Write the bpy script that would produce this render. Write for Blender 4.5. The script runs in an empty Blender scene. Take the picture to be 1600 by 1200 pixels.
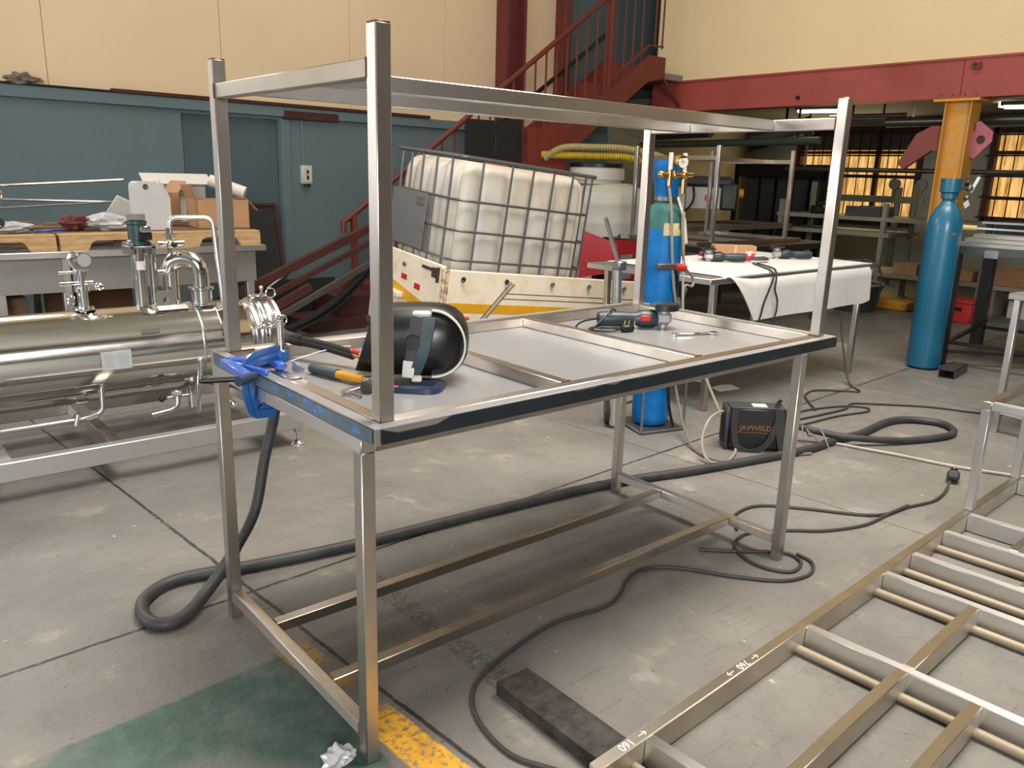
import bpy, bmesh, math, random
from mathutils import Vector, Matrix, Euler, noise
random.seed(7)
SC = bpy.context.scene
COL = SC.collection
PI = math.pi

# ------------------------------------------------------------------ camera
YAW, PITCH, ROLL = -0.7062, -0.2535, 0.029
cam_d = bpy.data.cameras.new('camera'); cam = bpy.data.objects.new('camera', cam_d); COL.objects.link(cam)
cam_d.sensor_fit = 'HORIZONTAL'; cam_d.sensor_width = 36.0; cam_d.lens = 1262.55 / 1600 * 36.0
cam_d.clip_start = 0.05; cam_d.clip_end = 200
_f = Vector((-math.sin(YAW)*math.cos(PITCH), math.cos(YAW)*math.cos(PITCH), math.sin(PITCH)))
_r0 = Vector((math.cos(YAW), math.sin(YAW), 0)); _u0 = _r0.cross(_f)
_r = math.cos(ROLL)*_r0 + math.sin(ROLL)*_u0; _u = -math.sin(ROLL)*_r0 + math.cos(ROLL)*_u0
cam.matrix_world = Matrix(((_r.x,_u.x,-_f.x,-0.8791),(_r.y,_u.y,-_f.y,-1.5587),(_r.z,_u.z,-_f.z,1.4768),(0,0,0,1)))
SC.camera = cam

# ------------------------------------------------------------------ exposure, sky, daylight
SC.view_settings.view_transform = 'Standard'; SC.view_settings.look = 'None'
SC.view_settings.gamma = 1.0; SC.view_settings.use_curve_mapping = False
SC.view_settings.exposure = 0.3
w = bpy.data.worlds.new('overcast_sky'); SC.world = w; w.use_nodes = True
w.node_tree.nodes['Background'].inputs[0].default_value = (0.93, 0.96, 1.0, 1)
w.node_tree.nodes['Background'].inputs[1].default_value = 0.4

def area(name, loc, size, size_y, power, col, target, spread=180):
    d = bpy.data.lights.new(name, 'AREA'); d.shape = 'RECTANGLE'; d.size = size; d.size_y = size_y
    d.energy = power; d.color = col; d.spread = math.radians(spread)
    o = bpy.data.objects.new(name, d); COL.objects.link(o); o.location = loc
    o.rotation_euler = (Vector(target) - Vector(loc)).to_track_quat('-Z', 'Y').to_euler()
    return o
# translucent roof sheets over the bay, the open roller door behind the camera on the left, a high window in the left wall
area('skylight_roof_one', (-2.5, 0.5, 7.3), 2.0, 11.0, 10, (1.0, 0.98, 0.96), (-2.5, 0.5, 0))
area('skylight_roof_two', (2.5, -0.5, 7.3), 2.2, 4.5, 275, (1.0, 0.91, 0.82), (2.3, -0.3, 0), 95)
area('skylight_roof_three', (2.8, 3.0, 7.3), 2.2, 5.0, 150, (1.0, 0.92, 0.84), (2.8, 3.0, 0))
area('daylight_roller_door', (-9.5, 0.0, 2.6), 8.0, 4.6, 100, (0.93, 0.96, 1.0), (0, 0.0, 1.0))
area('fill_camera_side', (-3.6, -7.7, 3.2), 5.0, 2.6, 1000, (1.0, 0.97, 0.94), (1.5, 0, 1.8))  # added unseen fill light for the surfaces facing the camera
area('post_reflection_light', (-5.6, 6.2, 2.15), 6.8, 2.3, 290, (1.0, 0.97, 0.95), (-3.0, 0, 1.6))  # added unseen light that shows bright in the posts' left faces
area('daylight_high_window', (-0.75, 6.55, 3.75), 1.3, 0.9, 80, (1.0, 0.98, 0.94), (-0.75, 0, 2.5))
area('daylight_back_window', (12.3, 5.45, 1.6), 2.0, 1.4, 22, (1.0, 0.78, 0.45), (0, 5.0, 1.2))

# ------------------------------------------------------------------ materials
def lin(c): return tuple(((x/12.92) if x <= .04045 else ((x+.055)/1.055)**2.4) for x in c)
def hx(h):
    h = h.lstrip('#'); return lin(tuple(int(h[i:i+2], 16)/255 for i in (0, 2, 4)))
_MATS = {}
def mat(name, col, rough=.5, metal=0., var=.12, scale=6., bump=0., spec=.5, col2=None, emit=None, coat=0., trans=0., alpha=1., thr=None, rvar=.08, stretch=None, axis=None):
    if name in _MATS: return _MATS[name]
    m = bpy.data.materials.new(name); m.use_nodes = True; nt = m.node_tree; b = nt.nodes['Principled BSDF']
    c = hx(col) if isinstance(col, str) else col
    tc = nt.nodes.new('ShaderNodeTexCoord'); nz = nt.nodes.new('ShaderNodeTexNoise')
    src = tc.outputs['Object']
    if stretch:
        mp = nt.nodes.new('ShaderNodeMapping'); mp.inputs['Scale'].default_value = stretch; nt.links.new(src, mp.inputs[0]); src = mp.outputs[0]
    nt.links.new(src, nz.inputs['Vector']); nz.inputs['Scale'].default_value = scale; nz.inputs['Detail'].default_value = 5; nz.inputs['Roughness'].default_value = .6
    rp = nt.nodes.new('ShaderNodeValToRGB'); nt.links.new(nz.outputs['Fac'], rp.inputs[0])
    c2 = hx(col2) if isinstance(col2, str) else (col2 or tuple(x*(1-var) for x in c))
    lo, hi = thr or (.35, .65)
    rp.color_ramp.elements[0].position = lo; rp.color_ramp.elements[1].position = hi
    rp.color_ramp.elements[0].color = (*c2, 1); rp.color_ramp.elements[1].color = (*c, 1)
    nt.links.new(rp.outputs[0], b.inputs['Base Color'])
    mr = nt.nodes.new('ShaderNodeMapRange'); nt.links.new(nz.outputs['Fac'], mr.inputs[0])
    mr.inputs[3].default_value = min(1, rough+rvar); mr.inputs[4].default_value = max(.02, rough-rvar)
    nt.links.new(mr.outputs[0], b.inputs['Roughness'])
    b.inputs['Metallic'].default_value = metal; b.inputs['Specular IOR Level'].default_value = spec
    if coat: b.inputs['Coat Weight'].default_value = coat; b.inputs['Coat Roughness'].default_value = .15
    if trans: b.inputs['Transmission Weight'].default_value = trans
    if alpha < 1: b.inputs['Alpha'].default_value = alpha
    if axis is not None:      # brushed along one axis: reflections spread across the grain
        ge = nt.nodes.new('ShaderNodeNewGeometry'); vm = nt.nodes.new('ShaderNodeVectorMath'); vm.operation = 'CROSS_PRODUCT'
        nt.links.new(ge.outputs['Normal'], vm.inputs[0]); vm.inputs[1].default_value = axis
        va = nt.nodes.new('ShaderNodeVectorMath'); va.operation = 'ADD'; nt.links.new(vm.outputs[0], va.inputs[0]); va.inputs[1].default_value = (.013, .017, .011); nt.links.new(va.outputs[0], b.inputs['Tangent']); b.inputs['Anisotropic'].default_value = .25 if axis[2] else .82
    if emit:
        b.inputs['Emission Color'].default_value = (*(hx(emit[0])), 1); b.inputs['Emission Strength'].default_value = emit[1]
    if bump:
        bp = nt.nodes.new('ShaderNodeBump'); bp.inputs['Strength'].default_value = bump; bp.inputs['Distance'].default_value = .02
        nt.links.new(nz.outputs['Fac'], bp.inputs['Height']); nt.links.new(bp.outputs[0], b.inputs['Normal'])
    _MATS[name] = m; return m

STEEL = mat('brushed_stainless', (.56,.52,.475), .33, 1., .18, 7., 0.02, rvar=.08)
STEEL2 = mat('bright_stainless', (.66,.655,.65), .30, 1., .10, 5., rvar=.05)
GRAIN = {}
def grained(m, **k):
    GRAIN[m.name] = [mat('%s_grain_%s' % (m.name, 'xyz'[i]), axis=tuple(float(j == i) for j in range(3)), **k) for i in range(3)]
grained(STEEL, col=(.56,.52,.475), rough=.36, metal=1., var=.18, scale=7., rvar=.08)
grained(STEEL2, col=(.66,.655,.65), rough=.34, metal=1., var=.10, scale=5., rvar=.05)
WARM = mat('warm_dull_stainless', (.60,.55,.47), .42, 1., .15, 8.)
grained(WARM, col=(.60,.55,.47), rough=.42, metal=1., var=.15, scale=8.)
POLISH = mat('polished_stainless', (.70,.67,.63), .13, 1., .05, 3., rvar=.03)
DULL = mat('dull_steel_sheet', '#a9a8a4', .45, .9, .15, 4.)
ZINC = mat('galvanised_steel', '#8c8e8f', .42, .85, .2, 30.)
CHROME = mat('chrome', (.75,.75,.75), .12, 1., .03)
DARKST = mat('black_mill_steel', '#2c2d2f', .45, .5, .3, 14.)
MILL = mat('grey_mill_steel', '#5d5f5f', .42, .7, .25, 10.)
FILMDK = mat('dark_protective_film', '#1b242b', .45, 0., .3, 5., .05, col2='#141b20', spec=.35)
FILMBL = mat('grey_blue_protective_film', '#5d6d7a', .35, 0., .3, 5., .05, col2='#46545f')
SHEETW = mat('white_film_and_lip_shine', '#858687', .26, 0., .06, 2.5, rvar=.06)
BLUEP = mat('blue_hammer_paint', '#134f90', .35, .1, .1, 9., coat=.4)
BLUEC = mat('light_blue_clamp_paint', '#3d66c4', .35, .1, .15, 9., coat=.3)
NAVY = mat('navy_clamp_paint', '#27344f', .4, .1, .15)
BLACK = mat('black_plastic', '#101113', .42, 0., .2)
BLACKG = mat('glossy_black_shell', '#111214', .33, 0., .15, 3.)
RUBBER = mat('black_rubber', '#222324', .62, 0., .3, 12., .15)
RUBBERG = mat('dusty_grey_rubber', '#343536', .55, 0., .45, 9., .2)
CORD = mat('dark_cord_rubber', '#34312e', .6, 0., .25, 12.)
HOSEB = mat('beige_gas_hose', '#8d8473', .55, 0., .15, 12.)
HOSEG = mat('pale_grey_hose', '#9a9588', .55, 0., .15, 12.)
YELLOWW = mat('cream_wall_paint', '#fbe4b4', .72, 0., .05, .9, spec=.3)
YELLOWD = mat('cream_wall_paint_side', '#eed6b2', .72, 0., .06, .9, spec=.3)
BLUEW = mat('grey_blue_wall_paint', '#6b8085', .6, 0., .10, .8, spec=.35)
BLUED = mat('grey_blue_door_paint', '#566a70', .55, 0., .10, .8, spec=.35)
GREYW = mat('grimy_grey_plaster', '#a5a294', .85, 0., .2, 1.2, spec=.2)
BROWNW = mat('brown_cladding', '#3d3129', .8, 0., .2, 1., spec=.2)
BEAMR = mat('red_oxide_beam_paint', '#b3564d', .55, 0., .15, 1.1, col2='#a0483f')
MAROON = mat('maroon_steel_paint', '#6e2f2d', .5, 0., .2, 4.)
RUSTBR = mat('red_brown_primer_and_step_shade', '#4c2823', .6, 0., .3, 5.)
STAIRR = mat('red_stair_paint', '#7e3a31', .55, 0., .2, 3.)
COLY = mat('worn_yellow_column_paint', '#e0a028', .5, 0., .2, 14., col2='#d8a764', thr=(.40,.55))
PINKP = mat('pink_plate_primer', '#c9717c', .6, 0., .15, 8.)
TEAL = mat('teal_cylinder_paint', '#15607f', .38, 0., .1, 3., coat=.3)
CYLB = mat('bright_blue_cylinder_paint', '#0074c0', .45, 0., .25, 11., col2='#005f9e', spec=.35)
CYLG = mat('dull_green_shoulder_paint', '#2f6a66', .5, 0., .2, 8.)
BRASS = mat('brass', (.72,.47,.18), .28, 1., .15)
WHITEP = mat('white_plastic', '#d9d7d0', .45, 0., .06, 4.)
CANW = mat('cloudy_white_jerrycan', '#d2d3d4', .45, 0., .08, 6., trans=.15)
TANKW = mat('white_poly_tank', '#cfccc0', .5, 0., .12, 2.)
IBCW = mat('milky_ibc_plastic', '#cbc7be', .4, 0., .14, 3., col2='#b9ae9c')
TRAYC = mat('worn_cream_truck_paint', '#e8dcc6', .5, 0., .15, 6., col2='#dcc8aa', thr=(.3,.5))
STRIPEY = mat('orange_yellow_stripe', '#dba218', .5, 0., .12, 8.)
REDP = mat('glossy_red_paint', '#b3202a', .38, 0., .12, 5., coat=.3)
REDPL = mat('red_plastic', '#b52a2a', .45, 0., .12)
PINK = mat('pink_dot_paint', '#e0407c', .5)
ORANGE = mat('amber_lens', '#b86a24', .35)
WOOD = mat('pallet_wood', '#c7a877', .75, 0., .3, 5., .2, stretch=(1,8,8), col2='#a3835a')
WOODD = mat('brown_pallet_board', '#7d6048', .8, 0., .35, 6., .2, stretch=(1,6,6))
CARTON = mat('brown_cardboard', '#b38a64', .8, 0., .12, 4.)
PLY = mat('dark_plywood', '#6b452c', .75, 0., .3, 3., stretch=(1,1,6))
PAPER = mat('white_paper', '#d8d5cc', .8)
CLOTH = mat('off_white_felt', '#c6c6c3', .95, 0., .07, 18., .1, spec=.1)
GREENM = mat('dark_green_motor_paint', '#23413f', .4, 0., .2)
GRINDB = mat('dark_teal_grinder_plastic', '#25363c', .42, 0., .15)
HYEL = mat('yellow_grip_rubber', '#c98f1f', .55, 0., .25, 20.)
HBLU = mat('slate_grip_rubber', '#33454f', .6, 0., .2, 20.)
GREYP = mat('grey_machine_paint', '#8f8f8a', .5)
DKGREY = mat('charcoal_machine_paint', '#33363a', .5)
BAGP = mat('clear_plastic_film', '#cfd0d2', .2, 0., .15, 8., alpha=.75)
YHOSE = mat('yellow_ribbed_hose', '#c9ae2e', .5, 0., .1, col2='#b99a1c')
BEIHOSE = mat('beige_ribbed_hose', '#b5a36a', .55, 0., .1)
LAMPE = mat('lit_lamp_diffuser', '#fffbe0', .4, emit=('#fff6cf', 9.))
GOLDW = mat('backlit_dirty_pane', '#c98f3c', .5, 0., .3, 5., emit=None)
BLUETARP = mat('royal_blue_tarp', '#1f3f8f', .5)
CHALK = mat('chalk_mark', '#e8e6dd', .9)
MARKB = mat('blue_marker', '#3d86d8', .6)
ORTEXT = mat('orange_print', '#8f5c28', .5)
BURN = mat('weld_heat_tint', '#7a5a4a', .4, .8)
BUCKET = mat('dull_green_tub', '#3c4745', .5)

# ------------------------------------------------------------------ geometry helpers
def Rot(rx=0, ry=0, rz=0): return Euler((rx, ry, rz)).to_matrix()
def along(d, up=Vector((0,0,1))):
    d = Vector(d).normalized()
    if abs(d.dot(up)) > .98: up = Vector((1,0,0)) if abs(d.x) < .9 else Vector((0,1,0))
    x = up.cross(d).normalized(); y = d.cross(x)
    return Matrix((x, y, d)).transposed()
def smooth_path(pts, n=6, closed=False):
    pts = [Vector(p) for p in pts]; m = len(pts); out = []
    rng = range(m if closed else m-1)
    for i in rng:
        p0 = pts[(i-1) % m] if (closed or i > 0) else pts[0]
        p1 = pts[i]; p2 = pts[(i+1) % m]
        p3 = pts[(i+2) % m] if (closed or i+2 < m) else pts[-1]
        for k in range(n):
            t = k/n; t2 = t*t; t3 = t2*t
            out.append(.5*((2*p1)+(p2-p0)*t+(2*p0-5*p1+4*p2-p3)*t2+(3*p1-p0-3*p2+p3)*t3))
    if not closed: out.append(pts[-1])
    return out
def fillet(pts, r, n=5):
    pts = [Vector(p) for p in pts]; out = [pts[0]]
    for a, b, c in zip(pts, pts[1:], pts[2:]):
        d1 = (a-b); d2 = (c-b); l = min(r, d1.length*.49, d2.length*.49)
        s = b + d1.normalized()*l; e = b + d2.normalized()*l
        for k in range(n+1):
            t = k/n; out.append(s*(1-t)**2 + b*2*t*(1-t) + e*t*t)
    out.append(pts[-1]); return out
class MB:
    def __init__(s): s.v = []; s.f = []
    def add(s, vs, fs, M=None, c=None):
        o = len(s.v)
        for p in vs:
            p = Vector(p)
            if M is not None: p = M @ p
            if c is not None: p = p + Vector(c)
            s.v.append(p)
        s.f += [tuple(o+i for i in f) for f in fs]
    def box(s, x0, x1, y0, y1, z0, z1, b=0.): return s.ob(((x0+x1)/2, (y0+y1)/2, (z0+z1)/2), (abs(x1-x0), abs(y1-y0), abs(z1-z0)), None, b)
    def ob(s, c, size, M=None, b=0.):
        hx_, hy, hz = size[0]/2, size[1]/2, size[2]/2
        b = min(b, hx_*.95, hy*.95, hz*.95)
        if b <= 0:
            vs = [(x, y, z) for z in (-hz, hz) for y in (-hy, hy) for x in (-hx_, hx_)]
            s.add(vs, [(0,2,3,1),(4,5,7,6),(0,1,5,4),(2,6,7,3),(0,4,6,2),(1,3,7,5)], M, c)
            return s
        bm = bmesh.new(); bmesh.ops.create_cube(bm, size=1)
        for v in bm.verts: v.co = Vector((v.co.x*2*hx_, v.co.y*2*hy, v.co.z*2*hz))
        bmesh.ops.bevel(bm, geom=list(bm.edges), offset=b, segments=1, affect='EDGES')
        bm.verts.index_update()
        s.add([v.co.copy() for v in bm.verts], [[v.index for v in f.verts] for f in bm.faces], M, c); bm.free()
        return s
    def bar(s, p, q, w, h, b=0., up=(0,0,1)):
        p, q = Vector(p), Vector(q); A = along(q-p, Vector(up))
        return s.ob((p+q)/2, (w, h, (q-p).length), A, b)
    def cyl(s, p, q, r, r2=None, n=16, caps=True):
        p, q = Vector(p), Vector(q); r2 = r if r2 is None else r2; A = along(q-p); L = (q-p).length
        vs = []; fs = []
        for k in range(n):
            a = 2*PI*k/n; vs.append((r*math.cos(a), r*math.sin(a), 0))
        for k in range(n):
            a = 2*PI*k/n; vs.append((r2*math.cos(a), r2*math.sin(a), L))
        for k in range(n): fs.append((k, (k+1) % n, n+(k+1) % n, n+k))
        if caps: fs.append(tuple(range(n-1, -1, -1))); fs.append(tuple(range(n, 2*n)))
        s.add(vs, fs, A, p); return s
    def tube(s, pts, r, n=8, closed=False, caps=True, sm=0, rfun=None):
        if sm: pts = smooth_path(pts, sm, closed)
        pts = [Vector(p) for p in pts]; m = len(pts); vs = []; fs = []
        t0 = (pts[1]-pts[0]).normalized(); x = along(t0).col[0].copy()
        for i, p in enumerate(pts):
            a = pts[i-1] if (i > 0 or closed) else pts[0]; b = pts[(i+1) % m] if (i < m-1 or closed) else pts[-1]
            t = (b-a)
            if t.length < 1e-9: t = t0
            t = t.normalized(); x = (x - t*x.dot(t))
            if x.length < 1e-6: x = along(t).col[0].copy()
            x.normalize(); y = t.cross(x)
            rr = rfun(i/(m-1)) if rfun else r
            for k in range(n):
                g = 2*PI*k/n; vs.append(p + (x*math.cos(g)+y*math.sin(g))*rr)
        rings = m if closed else m-1
        for i in range(rings):
            for k in range(n):
                fs.append((i*n+k, i*n+(k+1) % n, ((i+1) % m)*n+(k+1) % n, ((i+1) % m)*n+k))
        if caps and not closed:
            fs.append(tuple(range(n-1, -1, -1))); fs.append(tuple((m-1)*n+k for k in range(n)))
        s.add(vs, fs); return s
    def lathe(s, prof, n=24, M=None, c=(0,0,0), sx=1., sy=1., a0=0., a1=2*PI):
        full = abs(a1-a0-2*PI) < 1e-6; m = n if full else n+1; vs = []; fs = []
        for r, z in prof:
            for k in range(m):
                a = a0+(a1-a0)*k/n; vs.append((r*math.cos(a)*sx, r*math.sin(a)*sy, z))
        for i in range(len(prof)-1):
            for k in range(n):
                j = (k+1) % m
                fs.append((i*m+k, i*m+j, (i+1)*m+j, (i+1)*m+k))
        if full:
            if prof[0][0] > 1e-5: fs.append(tuple(range(m-1, -1, -1)))
            if prof[-1][0] > 1e-5: fs.append(tuple((len(prof)-1)*m+k for k in range(m)))
        s.add(vs, fs, M, c); return s
    def prism(s, poly, d, M=None, c=(0,0,0)):
        n = len(poly); vs = [(x, y, 0) for x, y in poly]+[(x, y, d) for x, y in poly]
        fs = [tuple(range(n-1, -1, -1)), tuple(range(n, 2*n))]+[(k, (k+1) % n, n+(k+1) % n, n+k) for k in range(n)]
        s.add(vs, fs, M, c); return s
    def ball(s, c, r, sc=(1,1,1), M=None, n=12, lump=0., seed=0):
        vs = []; fs = []; rows = n//2+1
        for i in range(rows+1):
            th = PI*i/rows
            for k in range(n):
                a = 2*PI*k/n; d = Vector((math.sin(th)*math.cos(a), math.sin(th)*math.sin(a), math.cos(th)))
                q = 1.
                if lump: q = 1+lump*noise.noise(d*2.3+Vector((seed*3.1, seed, 0)))
                vs.append((d.x*r*sc[0]*q, d.y*r*sc[1]*q, d.z*r*sc[2]*q))
        for i in range(rows):
            for k in range(n): fs.append((i*n+k, (i+1)*n+k, (i+1)*n+(k+1) % n, i*n+(k+1) % n))
        s.add(vs, fs, M, c); return s
    def sheet(s, rows, th=.003):
        nr, nc = len(rows), len(rows[0]); P = [[Vector(p) for p in r] for r in rows]; vs = []; fs = []
        N = [[None]*nc for _ in range(nr)]
        for i in range(nr):
            for j in range(nc):
                du = P[i][min(j+1, nc-1)]-P[i][max(j-1, 0)]; dv = P[min(i+1, nr-1)][j]-P[max(i-1, 0)][j]
                N[i][j] = du.cross(dv).normalized()
        for sgn in (0, -1):
            for i in range(nr):
                for j in range(nc): vs.append(P[i][j]+N[i][j]*sgn*th)
        o = nr*nc; ix = lambda i, j: i*nc+j
        for i in range(nr-1):
            for j in range(nc-1):
                fs.append((ix(i,j), ix(i,j+1), ix(i+1,j+1), ix(i+1,j))); fs.append((o+ix(i,j), o+ix(i+1,j), o+ix(i+1,j+1), o+ix(i,j+1)))
        for j in range(nc-1):
            fs.append((ix(0,j+1), ix(0,j), o+ix(0,j), o+ix(0,j+1))); fs.append((ix(nr-1,j), ix(nr-1,j+1), o+ix(nr-1,j+1), o+ix(nr-1,j)))
        for i in range(nr-1):
            fs.append((ix(i,0), ix(i+1,0), o+ix(i+1,0), o+ix(i,0))); fs.append((ix(i+1,nc-1), ix(i,nc-1), o+ix(i,nc-1), o+ix(i+1,nc-1)))
        s.add(vs, fs); return s
def rrect(hx_, hy, r, n=5):
    out = []
    for cx, cy, a in ((hx_-r, hy-r, 0), (-hx_+r, hy-r, PI/2), (-hx_+r, -hy+r, PI), (hx_-r, -hy+r, 1.5*PI)):
        for k in range(n+1):
            g = a+PI/2*k/n; out.append((cx+r*math.cos(g), cy+r*math.sin(g)))
    return out
def loft(mb, loops, M=None, c=None):
    n = len(loops[0]); vs = [p for l in loops for p in l]; fs = []
    for i in range(len(loops)-1):
        for k in range(n): fs.append((i*n+k, i*n+(k+1) % n, (i+1)*n+(k+1) % n, (i+1)*n+k))
    fs.append(tuple(range(n-1, -1, -1))); fs.append(tuple((len(loops)-1)*n+k for k in range(n)))
    mb.add(vs, fs, M, c)

# ------------------------------------------------------------------ object helpers
def tag(o, label=None, cat=None, group=None, kind=None):
    if label: o['label'] = label
    if cat: o['category'] = cat
    if group: o['group'] = group
    if kind: o['kind'] = kind
    return o
def thing(name, label, cat, loc=(0,0,0), rz=0, group=None, M=None):
    o = bpy.data.objects.new(name, None); COL.objects.link(o); o.empty_display_size = .05
    mw = Matrix.Translation(loc) @ (M.to_4x4() if M is not None else Matrix.Rotation(rz, 4, 'Z'))
    o.matrix_world = mw; o['_m'] = [x for r in mw for x in r]
    return tag(o, label, cat, group)
def rootm(o):
    m = Matrix.Identity(4)
    while o is not None:
        if '_m' in o:
            a = o['_m']; m = Matrix([a[i*4:i*4+4] for i in range(4)]) @ m
        o = o.parent
    return m
def obj(name, mb, m, parent=None, local=False, label=None, org=None, ang=38):
    """one mesh object; vertices are world coordinates unless local=True (then in the parent thing's frame)"""
    vs = mb.v
    if m.name in GRAIN and len(vs) and name not in ('column_tape',):
        ex = [max(p[i] for p in vs)-min(p[i] for p in vs) for i in range(3)]; k = max(range(3), key=lambda i: ex[i])
        if ex[k] > 2.2*sorted(ex)[1]: m = GRAIN[m.name][k]
    if parent is not None and not local:
        inv = rootm(parent).inverted(); vs = [inv @ p for p in vs]
    me = bpy.data.meshes.new(name); org = Vector(org) if org else Vector((0,0,0))
    me.from_pydata([tuple(p-org) for p in vs], [], mb.f); me.update()
    bm = bmesh.new(); bm.from_mesh(me); bmesh.ops.recalc_face_normals(bm, faces=bm.faces[:]); bm.to_mesh(me); bm.free()
    for p in me.polygons: p.use_smooth = True
    me.set_sharp_from_angle(angle=math.radians(ang)); me.materials.append(m)
    o = bpy.data.objects.new(name, me); COL.objects.link(o); o.location = org
    if parent is not None:
        o.parent = parent
    if label: o['label'] = label
    return o
def solo(name, mb, m, label, cat, group=None, ang=38):
    """a thing that is one mesh; origin at the middle of its base"""
    xs = [p.x for p in mb.v]; ys = [p.y for p in mb.v]; zs = [p.z for p in mb.v]
    o = obj(name, mb, m, None, True, org=((min(xs)+max(xs))/2, (min(ys)+max(ys))/2, min(zs)), ang=ang)
    return tag(o, label, cat, group)
def struct(name, mb, m): return tag(obj(name, mb, m, None, True), kind='structure')
def clone(root, loc, rz=0, label=None):
    mw = Matrix.Translation(loc) @ Matrix.Rotation(rz, 4, 'Z')
    r = root.copy(); COL.objects.link(r); r.matrix_world = mw; r['_m'] = [x for q in mw for x in q]
    if label: r['label'] = label
    for ch in list(root.children):
        c = ch.copy(); COL.objects.link(c); c.parent = r
        for g in ch.children:
            d = g.copy(); COL.objects.link(d); d.parent = c
    return r
def B(*a, **k): return MB().box(*a, **k)
def letters(name, txt, size, ext, m, parent, M, c):
    cu = bpy.data.curves.new(name, 'FONT'); cu.body = txt; cu.size = size; cu.extrude = ext; cu.align_x = 'CENTER'; cu.align_y = 'CENTER'
    t = bpy.data.objects.new(name, cu); COL.objects.link(t)
    dg = bpy.context.evaluated_depsgraph_get(); me = bpy.data.meshes.new_from_object(t.evaluated_get(dg))
    bpy.data.objects.remove(t); bpy.data.curves.remove(cu)
    mb = MB(); mb.add([v.co.copy() for v in me.vertices], [tuple(p.vertices) for p in me.polygons], M, c)
    bpy.data.meshes.remove(me)
    return obj(name, mb, m, parent)

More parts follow.
